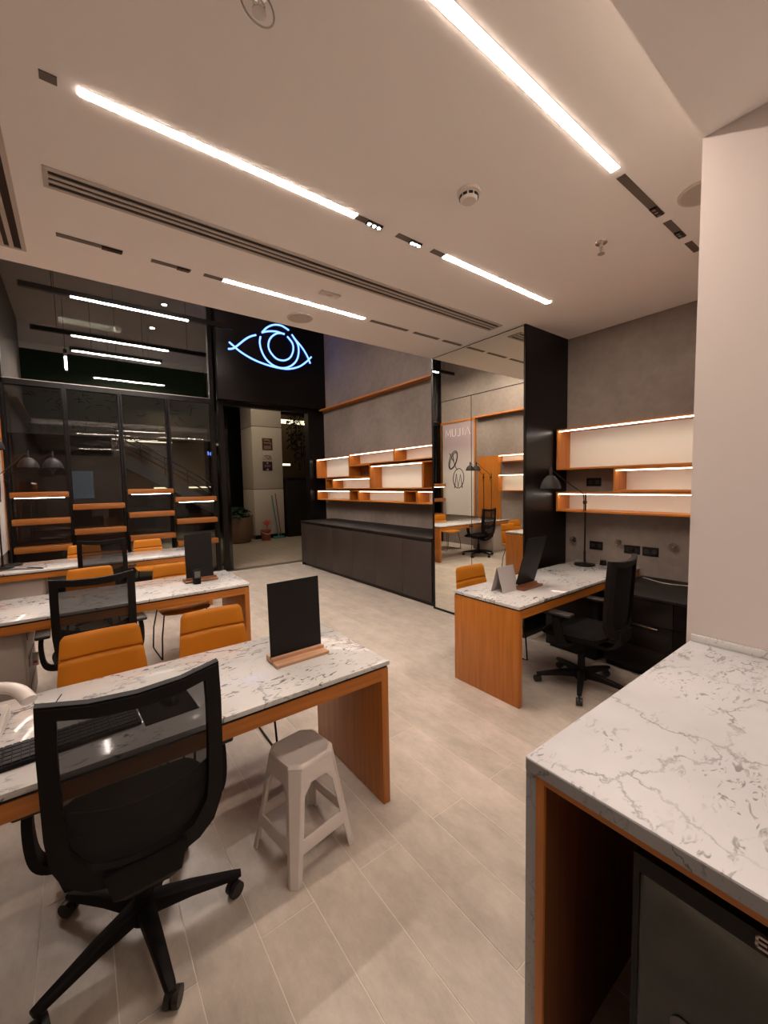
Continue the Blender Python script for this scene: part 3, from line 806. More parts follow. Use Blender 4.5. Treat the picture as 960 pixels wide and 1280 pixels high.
for z in (0.635, 0.45, 0.26):
    bm = bmesh.new(); bx(bm, 0.030, 0.036, -0.52, -0.02, z, z + 0.004)
    finish('wire_shelf', bm, M['tray'], fr)
# the badge letters E and S (the rest runs out of the photo); the door faces -x so they read towards -y
for i, segs in enumerate((((0, 0, 0, 1), (0, 1, 1, 1), (0, 0.5, 0.85, 0.5), (0, 0, 1, 0)), ((0, 0.5, 0, 1), (0, 1, 1, 1), (0, 0.5, 1, 0.5), (1, 0, 1, 0.5), (0, 0, 1, 0)))):
    bm = bmesh.new()
    for (a, b, c, d) in segs:
        y0, y1 = sorted((-0.204 - 0.022 * i - 0.014 * a, -0.204 - 0.022 * i - 0.014 * c)); z0, z1 = sorted((0.796 + 0.020 * b, 0.796 + 0.020 * d))
        bx(bm, -0.0015, 0.0, y0 - 0.002, y1 + 0.002, z0 - 0.002, z1 + 0.002)
    finish('badge_letter', bm, M['off_white'], fr)
bm = bmesh.new(); lathe(bm, [(0, 0), (0.025, 0), (0.025, 0.003), (0, 0.003)], 20)
o = finish('sticker', bm, M['mall_grey'], fr, False, (0.0035, -0.10, 0.50)); o.rotation_euler = (0, -PI / 2, 0)
box('foot', 0.08, 0.12, -0.5, -0.46, 0.0, 0.02, M['black'], fr); box('foot', 0.08, 0.12, -0.08, -0.04, 0.0, 0.02, M['black'], fr)

# ------------------------------------------------------------------ office chair
def office_chair(label, loc, rz, dense=False):
    r = empty('office_chair', loc, rz, label, 'chair', 'black mesh back office chairs')
    # star base: five legs with casters
    base_rot = office_chair.star
    bm = bmesh.new(); cyl(bm, (0, 0, 0.055), 0.045, 0.09, 0.034); finish('hub', bm, M['plastic'], r, True)
    for k in range(5):
        a = base_rot + 2 * PI * k / 5
        d = Vector((math.cos(a), math.sin(a), 0)); s = Vector((-d.y, d.x, 0))
        bm = bmesh.new(); rings = []
        for q, wdt, zt, zb in ((0.03, 0.028, 0.135, 0.075), (0.16, 0.023, 0.12, 0.078), (0.315, 0.017, 0.09, 0.066), (0.34, 0.013, 0.085, 0.07)):
            rings.append([bm.verts.new(d * q + s * m_ + Vector((0, 0, z_))) for m_, z_ in ((-wdt, zb), (wdt, zb), (wdt, zt - 0.008), (wdt * 0.6, zt), (-wdt * 0.6, zt), (-wdt, zt - 0.008))])
        for A, B in zip(rings, rings[1:]):
            for i in range(6): bm.faces.new((A[i], A[(i + 1) % 6], B[(i + 1) % 6], B[i]))
        bm.faces.new(rings[0][::-1]); bm.faces.new(rings[-1])
        lg = finish('leg', bm, M['plastic'], r, True)
        # caster: two wheels and a hood
        p = d * 0.325
        tw = a + 0.9 + k * 1.3
        ax_ = Vector((math.cos(tw), math.sin(tw), 0)); off = Vector((-ax_.y, ax_.x, 0)) * 0.014
        rot = ax_.to_track_quat('Z', 'Y').to_matrix()
        bm = bmesh.new()
        for sgn in (-1, 1):
            c0 = p + off + Vector((0, 0, 0.028)) + ax_ * (sgn * 0.013 - 0.009)
            cyl(bm, c0, 0.028, 0.018, seg=18, rot=rot)
        cyl(bm, p + off * 0.2 + Vector((0, 0, 0.03)), 0.007, 0.045, seg=8)
        finish('caster', bm, M['rubber'], lg, True)
    bm = bmesh.new(); cyl(bm, (0, 0, 0.13), 0.028, 0.14, 0.026); cyl(bm, (0, 0, 0.26), 0.016, 0.14, seg=16); finish('gas_lift', bm, M['plastic'], r, True)
    bm = bmesh.new(); bx(bm, -0.10, 0.10, -0.13, 0.10, 0.385, 0.425, 0.012); finish('tilt_mechanism', bm, M['plastic'], r, True)
    # seat
    bm = bmesh.new(); nx, ny = 12, 12; top = []; bot = []
    def seatp(u, v):
        ru = 0.245 * (1 - 0.06 * max(0, -v)) * math.copysign(abs(u) ** 0.9, u) if u else 0
        return ru
    for j in range(ny + 1):
        v = -1 + 2 * j / ny; rt = []; rb = []
        for i in range(nx + 1):
            u = -1 + 2 * i / nx
            x = 0.25 * u * math.sqrt(1 - 0.42 * v * v * 0.6); y = 0.02 + 0.235 * v * math.sqrt(1 - 0.42 * u * u * 0.6)
            e = max(abs(u), abs(v))
            z = 0.49 - 0.03 * e ** 8 + 0.012 * abs(u) ** 2 - 0.02 * max(0, v) ** 3
            rt.append(bm.verts.new((x, y, z))); rb.append(bm.verts.new((x * 0.96, y * 0.96, 0.428)))
        top.append(rt); bot.append(rb)
    for j in range(ny):
        for i in range(nx):
            bm.faces.new((top[j][i], top[j][i + 1], top[j + 1][i + 1], top[j + 1][i])); bm.faces.new((bot[j][i], bot[j + 1][i], bot[j + 1][i + 1], bot[j][i + 1]))
    for i in range(nx):
        bm.faces.new((top[0][i], bot[0][i], bot[0][i + 1], top[0][i + 1])); bm.faces.new((top[ny][i + 1], bot[ny][i + 1], bot[ny][i], top[ny][i]))
    for j in range(ny):
        bm.faces.new((top[j][0], top[j + 1][0], bot[j + 1][0], bot[j][0])); bm.faces.new((top[j + 1][nx], top[j][nx], bot[j][nx], bot[j + 1][nx]))
    finish('seat', bm, M['fabric'], r, True)
    # back frame (curved, rounded at the foot), sitting behind the seat and leaning back a little
    def bp(x, z):
        return Vector((x, -0.245 - (z - 0.5) * 0.06 - 0.045 * (1 - (x / 0.25) ** 2), z))
    ztop, zb = 1.07, 0.475
    out = [(-0.232, ztop), (-0.116, ztop - 0.014), (0, ztop - 0.018), (0.116, ztop - 0.014), (0.232, ztop), (0.236, 0.94), (0.236, 0.8), (0.236, 0.68), (0.228, 0.59), (0.20, 0.525), (0.15, 0.49), (0.08, zb), (0, zb - 0.004), (-0.08, zb), (-0.15, 0.49), (-0.20, 0.525), (-0.228, 0.59), (-0.236, 0.68), (-0.236, 0.8), (-0.236, 0.94)]
    def inset(x, z):
        cx, cz = 0, 0.79
        t = 0.046 if z > 0.7 else 0.050
        nx_ = x - math.copysign(min(t, abs(x)), x) if abs(x) > 0.18 else x * 0.88
        nz_ = z - 0.044 if z > 1.0 else (z + t * (1.25 if z < 0.52 else 1.0 if z < 0.56 else 0.55 if z < 0.62 else 0) if z < 0.7 else z)
        return nx_, nz_
    inn = [inset(*p) for p in out]
    bm = bmesh.new(); n = len(out)
    th = 0.022
    A = [bm.verts.new(bp(*p) + Vector((0, -th, 0))) for p in out]; B = [bm.verts.new(bp(*p) + Vector((0, -th, 0))) for p in inn]
    C_ = [bm.verts.new(bp(*p) + Vector((0, th * 0.6, 0))) for p in out]; D = [bm.verts.new(bp(*p) + Vector((0, th * 0.6, 0))) for p in inn]
    for i in range(n):
        j = (i + 1) % n
        bm.faces.new((A[i], A[j], B[j], B[i])); bm.faces.new((C_[j], C_[i], D[i], D[j]))
        bm.faces.new((A[j], A[i], C_[i], C_[j])); bm.faces.new((B[i], B[j], D[j], D[i]))
    bmesh.ops.bevel(bm, geom=[e for e in bm.edges if (e.verts[0] in A and e.verts[1] in A)], offset=0.006, segments=2, affect='EDGES')
    bfm = finish('back_frame', bm, M['plastic'], r, True)
    # mesh panel: grid filling the inner outline
    bm = bmesh.new(); rows = []
    def half(z):
        if z > 0.70: return 0.193
        pts = sorted([(p[1], p[0]) for p in inn if p[0] > 0.03])
        for (z0, x0), (z1, x1) in zip(pts, pts[1:]):
            if z0 <= z <= z1: return x0 + (x1 - x0) * (z - z0) / max(1e-6, z1 - z0)
        return pts[0][1] if z < pts[0][0] else pts[-1][1]
    NZ, NX = 16, 12
    for j in range(NZ + 1):
        z = 0.53 + (1.02 - 0.53) * j / NZ; hw = half(z) + 0.004
        rows.append([bm.verts.new(bp(hw * (-1 + 2 * i / NX), z) + Vector((0, 0.004, 0))) for i in range(NX + 1)])
    for A_, B_ in zip(rows, rows[1:]):
        for i in range(NX): bm.faces.new((A_[i], A_[i + 1], B_[i + 1], B_[i]))
    finish('mesh_panel', bm, M['fabric'] if dense else M['mesh'], r, True)
    # lumbar band in front of the mesh
    bm = bmesh.new(); rows = []
    for i in range(13):
        x = -0.19 + 0.38 * i / 12; dz = -0.035 * (1 - (x / 0.19) ** 2)
        c = bp(x, 0.70)
        rows.append([bm.verts.new(c + Vector((0, yy_, dz + zz_))) for yy_, zz_ in ((0.010, -0.035), (0.022, -0.03), (0.022, 0.03), (0.010, 0.035))])
    for A_, B_ in zip(rows, rows[1:]):
        for i in range(4): bm.faces.new((A_[i], A_[(i + 1) % 4], B_[(i + 1) % 4], B_[i]))
    bm.faces.new(rows[0][::-1]); bm.faces.new(rows[-1])
    finish('lumbar_band', bm, M['plastic'], r, True)
    # spine from mechanism to frame foot
    bm = bmesh.new(); rows = []
    for (y, z, w0, t0) in ((-0.08, 0.375, 0.055, 0.012), (-0.20, 0.37, 0.055, 0.014), (-0.275, 0.395, 0.06, 0.016), (-0.308, 0.45, 0.09, 0.016), (-0.308, 0.53, 0.11, 0.014)):
        nrm = (0, 0, 1) if z < 0.39 else ((0, -0.7, 0.7) if z < 0.42 else (0, -1, 0))
        nv = Vector(nrm).normalized() * t0
        rows.append([bm.verts.new(Vector((sx_, y, z)) + nv * q) for sx_, q in ((-w0, -1), (w0, -1), (w0, 1), (-w0, 1))])
    for A_, B_ in zip(rows, rows[1:]):
        for i in range(4): bm.faces.new((A_[i], A_[(i + 1) % 4], B_[(i + 1) % 4], B_[i]))
    bm.faces.new(rows[0][::-1]); bm.faces.new(rows[-1])
    finish('spine', bm, M['plastic'], r, True)
    # arms
    for s in (-1, 1):
        bm = bmesh.new()
        path = smoothpts([(s * 0.12, 0.0, 0.40), (s * 0.22, 0.01, 0.395), (s * 0.275, 0.02, 0.41), (s * 0.298, 0.03, 0.46), (s * 0.305, 0.05, 0.56), (s * 0.295, 0.06, 0.632)], 4)
        sweep(bm, path, [(-0.014, -0.03), (0.014, -0.03), (0.014, 0.03), (-0.014, 0.03)], nrm=(0, 1, 0))
        am = finish('arm', bm, M['plastic'], r, True)
        bm = bmesh.new(); bx(bm, s * 0.29 - 0.042, s * 0.29 + 0.042, -0.06, 0.19, 0.628, 0.653, 0.010, 3)
        finish('arm_pad', bm, M['rubber'], am, True)
    return r
office_chair.star = R(-83)
oc1 = office_chair('large black mesh office chair in the foreground, its back towards us', (0.115, 1.68, 0), R(-1))
office_chair.star = R(-14)
oc4 = office_chair('black office chair at the right hand desk, seen from its side', (3.15, 1.60, 0), R(3), True)
copy_tree(oc1, loc=(0.05, 3.62, 0), rz=R(2), label='black mesh office chair at the middle desk, behind the mustard chairs')
oc3 = copy_tree(oc1, loc=(0.22, 5.95, 0), rz=R(-3), label='black mesh office chair farthest away, at the desk by the window racks')
for c in children(oc3):
    if c.name.split('.')[0] == 'arm': c.location = (0, 0, 0.05)

# ------------------------------------------------------------------ mustard chairs
def mustard_chair(label, loc, rz):
    """seat and back in one padded shell on a black wire sled; local +y is where the sitter faces"""
    r = empty('side_chair', loc, rz, label, 'chair', 'mustard yellow side chairs on black wire sleds')
    # back: padded, top narrower
    def pad(P, w0, w1, T, crease, name, nu=14, nv=36):
        bm = bmesh.new(); F = []; Bk = []
        for j in range(nv + 1):
            v = j / nv; f = []; b = []
            for i in range(nu + 1):
                u = -1 + 2 * i / nu
                w_ = w0 + (w1 - w0) * v
                # rounded top corners
                k = max(0, (v - 0.90) / 0.10); lim = 1 - 0.10 * k ** 2.6
                uu = u * lim
                p, nrm = P(uu * w_, v)
                e = max(abs(u) ** 10, (abs(2 * v - 1)) ** 14)
                puff = T * (1 - 0.75 * e)
                cr_ = sum(math.exp(-((v - c) / 0.022) ** 2) for c in crease) * T * 0.75
                f.append(bm.verts.new(p + nrm * (puff - cr_))); b.append(bm.verts.new(p - nrm * (puff * 0.6 - cr_ * 0.5)))
            F.append(f); Bk.append(b)
        for j in range(nv):
            for i in range(nu):
                bm.faces.new((F[j][i], F[j][i + 1], F[j + 1][i + 1], F[j + 1][i])); bm.faces.new((Bk[j][i + 1], Bk[j][i], Bk[j + 1][i], Bk[j + 1][i + 1]))
        for i in range(nu):
            bm.faces.new((F[0][i + 1], F[0][i], Bk[0][i], Bk[0][i + 1])); bm.faces.new((F[nv][i], F[nv][i + 1], Bk[nv][i + 1], Bk[nv][i]))
        for j in range(nv):
            bm.faces.new((F[j][0], F[j + 1][0], Bk[j + 1][0], Bk[j][0])); bm.faces.new((F[j + 1][nu], F[j][nu], Bk[j][nu], Bk[j + 1][nu]))
        return finish(name, bm, M['mustard'], r, True)
    def back(x, v):
        # from seat junction up
        y = -0.215 - 0.055 * v - 0.03 * (1 - (x / 0.23) ** 2); z = 0.455 + 0.385 * v
        return Vector((x, y, z)), Vector((0, 1, 0.13)).normalized()
    def seat(x, v):
        y = -0.215 + 0.44 * v; z = 0.455 - 0.018 * math.sin(v * PI) - 0.03 * v ** 4 + 0.02 * (x / 0.22) ** 2
        return Vector((x, y, z)), Vector((0, 0, 1))
    pad(back, 0.226, 0.186, 0.020, (0.22, 0.66), 'backrest')
    pad(seat, 0.226, 0.220, 0.026, (0.35,), 'seat')
    for s in (-1, 1):
        bm = bmesh.new()
        tube(bm, [(s * 0.19, 0.15, 0.432), (s * 0.225, 0.19, 0.22), (s * 0.235, 0.20, 0.012), (s * 0.235, 0.15, 0.007), (s * 0.235, -0.17, 0.007), (s * 0.235, -0.22, 0.012), (s * 0.225, -0.2, 0.22), (s * 0.19, -0.15, 0.435)], 0.0065, 8)
        finish('sled_leg', bm, M['plastic'], r, True)
    bm = bmesh.new()
    for y in (0.15, -0.15): tube(bm, [(-0.19, y, 0.427), (0.19, y, 0.427)], 0.0065, 8)
    finish('cross_bar', bm, M['plastic'], r, True)
    return r
mc = mustard_chair('mustard chair behind the nearest desk, just over the big office chair', (0.075, 2.52, 0), PI + R(1))
MCL = [((0.665, 2.52), R(-1), 'mustard chair behind the nearest desk, left of the black menu board'),
       ((0.07, 4.85), R(0), 'mustard chair behind the middle desk, next to the black office chair'),
       ((0.79, 4.50), R(3), 'mustard chair behind the middle desk with its seat showing under the desk edge'),
       ((0.05, 7.05), R(0), 'mustard chair beyond the farthest desk, at its window side left'),
       ((0.86, 7.05), R(2), 'mustard chair beyond the farthest desk, nearest the doorway'),
       ((2.97, 2.33), R(-2), 'mustard chair behind the right hand desk, only its back top visible')]
for (x, y), a, lb in MCL:
    copy_tree(mc, loc=(x, y, 0), rz=PI + a, label=lb)

# ------------------------------------------------------------------ plastic stool
st = empty('plastic_stool', (0.748, 1.655, 0), R(9), 'white plastic stool standing in front of the nearest desk', 'stool')
def stool_mesh():
    bm = bmesh.new()
    Z = [0.0, 0.02, 0.115, 0.17, 0.28, 0.335, 0.375, 0.40, 0.43, 0.445]
    def hw(z): return 0.172 - (0.172 - 0.118) * (z / 0.445) ** 0.95
    # columns along one side: chamfer corner at both ends, leg strips, opening
    def col(z):
        h = hw(z); c = 0.022 + 0.018 * (z / 0.445); lw = 0.040
        a = h - c
        return [(-a, h), (-a + lw * 0.55, h), (-a * 0.45, h), (0, h), (a * 0.45, h), (a - lw * 0.55, h), (a, h)]
    rings = []
    for z in Z:
        ring = []
        for s in range(4):
            for ci, (x, y) in enumerate(col(z)):
                zz = 0.3745 if (z == 0.335 and ci in (2, 3, 4)) else z
                ang = s * PI / 2
                X_ = x * math.cos(ang) + y * math.sin(ang)
                Y_ = -x * math.sin(ang) + y * math.cos(ang)
                ring.append((X_, Y_, zz))
        rings.append(ring)
    # arch under the apron: lower row edges bent
    V = [[bm.verts.new(p) for p in ring] for ring in rings]
    n = len(V[0])
    for j in range(len(Z) - 1):
        for k in range(n):
            c = k % 7           # face between column c and c+1
            k2 = (k + 1) % n
            opening = c in (1, 2, 3, 4)
            mid = c in (2, 3)
            zlow, zhigh = Z[j], Z[j + 1]
            skip = False
            if opening and zhigh <= 0.116: skip = True
            if opening and zlow >= 0.169 and zhigh <= 0.336: skip = True
            if mid and zlow >= 0.169 and zhigh <= 0.376: skip = True
            if skip: continue
            bm.faces.new((V[j][k], V[j][k2], V[j + 1][k2], V[j + 1][k]))
    loose = [v for v in bm.verts if not v.link_faces]
    bmesh.ops.delete(bm, geom=loose, context='VERTS')
    return bm
bm = stool_mesh()
o = finish('leg_frame', bm, M['white_plastic'], st, True)
sm = o.modifiers.new('thick', 'SOLIDIFY'); sm.thickness = 0.009; sm.offset = -1
bv = o.modifiers.new('soft', 'BEVEL'); bv.width = 0.0025; bv.segments = 2; bv.limit_method = 'ANGLE'
bm = bmesh.new()
def octo(h, c, z): return [(-h + c, h, z), (h - c, h, z), (h, h - c, z), (h, -h + c, z), (h - c, -h, z), (-h + c, -h, z), (-h, -h + c, z), (-h, h - c, z)]
lv = [octo(0.119, 0.042, 0.44), octo(0.119, 0.042, 0.448), octo(0.114, 0.042, 0.457), octo(0.104, 0.038, 0.461), octo(0.100, 0.036, 0.459)]
VV = [[bm.verts.new(p) for p in l] for l in lv]
for A_, B_ in zip(VV, VV[1:]):
    for i in range(8): bm.faces.new((A_[i], A_[(i + 1) % 8], B_[(i + 1) % 8], B_[i]))
bm.faces.new(VV[-1]); bm.faces.new(VV[0][::-1])
finish('seat', bm, M['white_plastic'], st, True)
bm = bmesh.new(); lathe(bm, [(0.009, 0.0), (0.009, 0.0012), (0, 0.0012)], 14, (0, 0, 0.459)); finish('drain_plug', bm, M['off_white'], st)

# ------------------------------------------------------------------ menu boards
def menu_board(loc, rz, label, lean, wd=0.285, ht=0.385, walnut=False):
    r = empty('menu_board', loc, rz, label, 'menu board', 'black boards in wooden bases')
    bm = bmesh.new()
    bx(bm, -0.145, 0.145, -0.075, 0.035, 0.0, 0.016, 0.003); bx(bm, -0.145, 0.145, 0.016, 0.062, 0.0, 0.032, 0.003)
    bx(bm, -0.145, 0.145, -0.02, 0.004, 0.0, 0.032, 0.003)
    finish('base', bm, M['walnut'] if walnut else M['ash'], r, True)
    b = box('board', -wd / 2, wd / 2, -0.003, 0.003, 0.0, ht, M['chalk'], r)
    b.location = (0, 0.010, 0.0165); b.rotation_euler = (R(lean), 0, 0)
    return r
menu_board((0.875, 1.935, 0.751), R(1), 'black menu board in a pale wooden base on the nearest desk', -2)
menu_board((0.905, 4.15, 0.751), R(1), 'black menu board on the middle desk, in front of the doorway', -2, 0.245, 0.43, True)
menu_board((2.985, 2.0, 0.751), R(2), 'leaning black board in a dark wooden base on the right desk', 16, 0.28, 0.43, True)
tg = empty('card_reader', (0.845, 4.02, 0.751), label='small black box standing before the menu board on the middle desk', cat='card reader')
box('case', -0.03, 0.03, -0.03, 0.03, 0, 0.13, M['plastic'], tg, 0.006)
box('screen', -0.024, 0.024, -0.032, -0.03, 0.06, 0.12, M['lcd'], tg)
tc_ = empty('tent_card', (2.76, 2.10, 0.751), R(0), 'pale grey folded card standing on the right desk', 'card')
bm = bmesh.new()
for (y0, y1) in ((0.0, -0.055), (-0.115, -0.058)):
    v = [bm.verts.new(p) for p in ((-0.105, y0, 0), (0.105, y0, 0), (0.105, y1, 0.20), (-0.105, y1, 0.20), (-0.105, y0 - 0.002, 0), (0.105, y0 - 0.002, 0), (0.105, y1 - 0.002, 0.20), (-0.105, y1 - 0.002, 0.20))]
    for f in ((0, 1, 2, 3), (7, 6, 5, 4), (0, 4, 5, 1), (1, 5, 6, 2), (2, 6, 7, 3), (3, 7, 4, 0)): bm.faces.new([v[i] for i in f])
finish('leaf', bm, M['paper_grey'], tc_)

# ------------------------------------------------------------------ desk lamps
def desk_lamp(loc, rz, top, reach, rise, label, rs=0.093):
    r = empty('desk_lamp', loc, rz, label, 'lamp', 'black cone shade desk lamps')
    bm = bmesh.new(); lathe(bm, [(0, 0), (0.098, 0), (0.102, 0.004), (0.10, 0.014), (0.085, 0.018), (0.02, 0.020), (0.014, 0.03), (0, 0.03)], 32); finish('base', bm, M['black_satin'], r, True)
    bm = bmesh.new(); cyl(bm, (0, 0, 0.018), 0.008, top - 0.018, seg=14); cyl(bm, (0, 0, 0.03), 0.011, 0.12, seg=14); finish('pole', bm, M['black_satin'], r, True)
    bm = bmesh.new(); cyl(bm, (0.015, 0, top - 0.12), 0.013, 0.03, seg=12); bx(bm, -0.012, 0.03, -0.012, 0.012, top - 0.115, top - 0.085, 0.003)
    jt = finish('joint', bm, M['black'], r, True)
    bm = bmesh.new(); tube(bm, smoothpts([(0.03, 0, top - 0.19), (0.03, 0, top - 0.10), (0.04, 0, top - 0.03), (0.07, 0, top), (reach * 0.65, 0, top + rise * 0.62), (reach - 0.04, 0, top + rise), (reach, 0, top + rise - 0.01)], 5), 0.0045, 8)
    arm = finish('arm', bm, M['black_satin'], r, True)
    zs = top + rise
    bm = bmesh.new()
    lathe(bm, [(0, 0.04), (0.013, 0.04), (0.014, -0.04), (0.034, -0.045), (rs * 0.62, -0.07), (rs * 0.86, -0.105), (rs * 0.97, -0.14), (rs, -0.165), (rs * 0.98, -0.165), (rs * 0.93, -0.14), (rs * 0.80, -0.105), (rs * 0.56, -0.075), (0, -0.06)], 32, (reach, 0, zs))
    sh = finish('shade', bm, M['shade'], r, True)
    bm = bmesh.new(); bmesh.ops.create_uvsphere(bm, u_segments=12, v_segments=8, radius=0.022, matrix=Matrix.Translation((reach, 0, zs - 0.115))); cyl(bm, (reach, 0, zs - 0.10), 0.012, 0.035, seg=12)
    finish('bulb', bm, M['off_white'], sh, True)
    return r
desk_lamp((4.21, 2.12, 0.751), PI - R(2), 0.76, 0.62, 0.22, 'black desk lamp with cone shade at the wall end of the right desk')
desk_lamp((-0.72, 6.34, 0.751), R(40), 1.10, 0.36, 0.23, 'black desk lamp on the farthest desk, its shade seen before the left rack', 0.105)
desk_lamp((-0.66, 6.52, 0.751), R(5), 1.10, 0.45, 0.23, 'second black desk lamp on the farthest desk, right of the first shade', 0.105)
desk_lamp((-0.74, 4.25, 0.751), R(-30), 1.12, 0.27, 0.24, 'grey desk lamp shade cut off by the left edge above the middle desk', 0.105)

# ------------------------------------------------------------------ things on the nearest desk
ph = empty('desk_phone', (-0.36, 2.035, 0.751), R(-4), 'off white desk telephone with handset at the left edge of the nearest desk', 'telephone')
bm = bmesh.new()
v = [bm.verts.new(p) for p in ((-0.10, -0.14, 0), (0.10, -0.14, 0), (0.10, 0.10, 0), (-0.10, 0.10, 0), (-0.10, -0.14, 0.015), (0.10, -0.14, 0.015), (0.10, 0.10, 0.06), (-0.10, 0.10, 0.06))]
for f in ((3, 2, 1, 0), (4, 5, 6, 7), (0, 1, 5, 4), (1, 2, 6, 5), (2, 3, 7, 6), (3, 0, 4, 7)): bm.faces.new([v[i] for i in f])
bmesh.ops.bevel(bm, geom=bm.edges[:], offset=0.006, segments=2, affect='EDGES')
finish('body', bm, M['white_plastic'], ph, True)
for i in range(4):
    for j in range(4):
        y = -0.115 + j * 0.026; z = 0.0155 + (y + 0.14) * 0.1875 + 0.001
        k_ = box('key', 0.0 + i * 0.021, 0.016 + i * 0.021, y, y + 0.019, z, z + 0.005, M['key'], ph)
bx_ = box('display', 0.0, 0.085, -0.003, 0.038, 0.0445, 0.0475, M['lcd'], ph); bx_.rotation_euler = (R(9), 0, 0)
bm = bmesh.new()
path = smoothpts([(-0.07, 0.09, 0.115), (-0.02, 0.10, 0.13), (0.06, 0.085, 0.135), (0.13, 0.05, 0.125), (0.175, -0.01, 0.095)], 5)
sweep(bm, path, [(a * 1.35, b) for a, b in circ(0.020, 12)], nrm=(0, 0, 1))
finish('handset', bm, M['white_plastic'], ph, True)
box('cradle', -0.07, 0.05, 0.06, 0.11, 0.05, 0.115, M['white_plastic'], ph, 0.01)
kb = empty('keyboard', (-0.075, 1.80, 0.751), R(4), 'black keyboard lying on the nearest desk, seen through the chair mesh', 'keyboard')
box('case', -0.22, 0.22, -0.072, 0.072, 0, 0.016, M['plastic'], kb, 0.004)
kme = None
for j in range(5):
    for i in range(19):
        if kme is None:
            q = box('key', -0.0095, 0.0095, -0.0105, 0.0105, 0, 0.005, M['key'], kb); kme = q.data
        else:
            q = bpy.data.objects.new('key', kme); COL.objects.link(q); q.parent = kb
        q.location = (-0.2 + i * 0.0222, -0.052 + j * 0.026, 0.0162)
mpd = empty('mouse_pad', (0.248, 1.825, 0.751), R(3), 'black mouse pad on the nearest desk beside the keyboard', 'mouse pad')
box('pad', -0.095, 0.095, -0.10, 0.10, 0, 0.003, M['fabric'], mpd)
ms = empty('mouse', (0.262, 1.86, 0.7545), R(10), 'black computer mouse on the mouse pad', 'mouse')
bm = bmesh.new(); bmesh.ops.create_uvsphere(bm, u_segments=20, v_segments=12, radius=1.0, matrix=Matrix.Diagonal((0.032, 0.054, 0.032, 1)))
bmesh.ops.bisect_plane(bm, geom=bm.verts[:] + bm.edges[:] + bm.faces[:], plane_co=(0, 0, 0), plane_no=(0, 0, -1), clear_outer=True)
bmesh.ops.holes_fill(bm, edges=[e for e in bm.edges if e.is_boundary])
finish('shell', bm, M['plastic'], ms, True)
bm = bmesh.new(); cyl(bm, (-0.004, 0.025, 0.026), 0.009, 0.008, seg=12, rot=Matrix.Rotation(PI / 2, 3, 'Y')); finish('wheel', bm, M['rubber'], ms)
bm = bmesh.new(); tube(bm, smoothpts([(0.11, 2.0, 0.755), (0.02, 1.97, 0.755), (-0.06, 2.02, 0.755), (-0.12, 2.10, 0.755), (-0.10, 2.22, 0.755)], 6), 0.0022, 6)
tag(finish('cable', bm, M['plastic'], None, True), 'thin black cable lying on the nearest desk behind the keyboard', 'cable')
bm = bmesh.new(); tube(bm, smoothpts([(-0.8, 6.1, 0.757), (-0.6, 6.15, 0.756), (-0.45, 6.05, 0.756), (-0.35, 6.0, 0.756), (-0.38, 6.08, 0.756), (-0.5, 6.2, 0.756)], 6), 0.005, 6)
tag(finish('cable', bm, M['plastic'], None, True), 'coiled dark cable lying at the left end of the farthest desk', 'cable')
# cable drop under the nearest desk
bm = bmesh.new(); tube(bm, smoothpts([(0.60, 2.12, 0.69), (0.60, 2.12, 0.55), (0.56, 2.2, 0.45), (0.50, 2.3, 0.40), (0.47, 2.3, 0.42)], 6), 0.004, 6)
tag(finish('cable', bm, M['plastic'], None, True), 'black cable loop hanging under the nearest desk above the plastic stool', 'cable')

# ------------------------------------------------------------------ sockets and wall hooks by the right desk
def socket(y0, y1, z0, z1, label, plug=False):
    r = empty('wall_socket', (XR, (y0 + y1) / 2, z0), label=label, cat='socket', group='black wall sockets by the right desk')
    h = (y1 - y0) / 2
    box('face_plate', -0.009, 0, -h, h, 0, z1 - z0, M['black'], r, 0.003)
    for s in (-0.5, 0.5):
        bm = bmesh.new(); cyl(bm, (-0.0095, h * s, (z1 - z0) / 2), 0.022, 0.003, seg=16, rot=Matrix.Rotation(-PI / 2, 3, 'Y'))
        finish('outlet', bm, M['rubber'], r)
    if plug: box('plug', -0.045, -0.009, -0.025, 0.02, 0.02, 0.06, M['black_satin'], r, 0.005)
socket(2.08, 2.235, 1.572, 1.66, 'black wall socket between the lit shelves over the right desk')
socket(2.05, 2.19, 0.887, 0.977, 'black wall socket behind the pole of the right desk lamp')
socket(1.69, 1.838, 0.885, 0.972, 'black wall socket above the right office chair, first of two side by side', True)
socket(1.526, 1.668, 0.882, 0.972, 'black wall socket nearest the pink wall, second of two side by side')
for y, z, lb in ((2.36, 0.975, 'clear round wall knob left of the right desk lamp pole'), (1.885, 0.995, 'clear round wall knob beside the pair of sockets'), (1.40, 1.0, 'clear round wall knob nearest the pink wall')):
    k = empty('coat_peg', (XR, y, z), label=lb, cat='wall knob', group='clear round knobs on the concrete wall')
    bm = bmesh.new(); lathe(bm, [(0, 0), (0.012, 0), (0.009, 0.02), (0.02, 0.03), (0.036, 0.036), (0.036, 0.042), (0, 0.044)], 22)
    o = finish('disc', bm, M['clear'], k, True); o.rotation_euler = (0, -PI / 2, 0)
    bm = bmesh.new(); cyl(bm, (0, 0, 0), 0.006, 0.046, seg=10); o = finish('screw', bm, M['chrome'], k); o.rotation_euler = (0, -PI / 2, 0)
bm = bmesh.new(); tube(bm, smoothpts([(4.36, 1.62, 0.684), (4.25, 1.4, 0.684), (4.3, 1.2, 0.684), (4.2, 1.05, 0.684), (4.32, 0.9, 0.684)], 6), 0.003, 6)
tag(finish('cable', bm, M['off_white'], None, True), 'thin pale cable lying along the top of the black sideboard', 'cable')
bm = bmesh.new(); cyl(bm, (4.36, 2.0, 0.751), 0.035, 0.05, 0.03, seg=18)
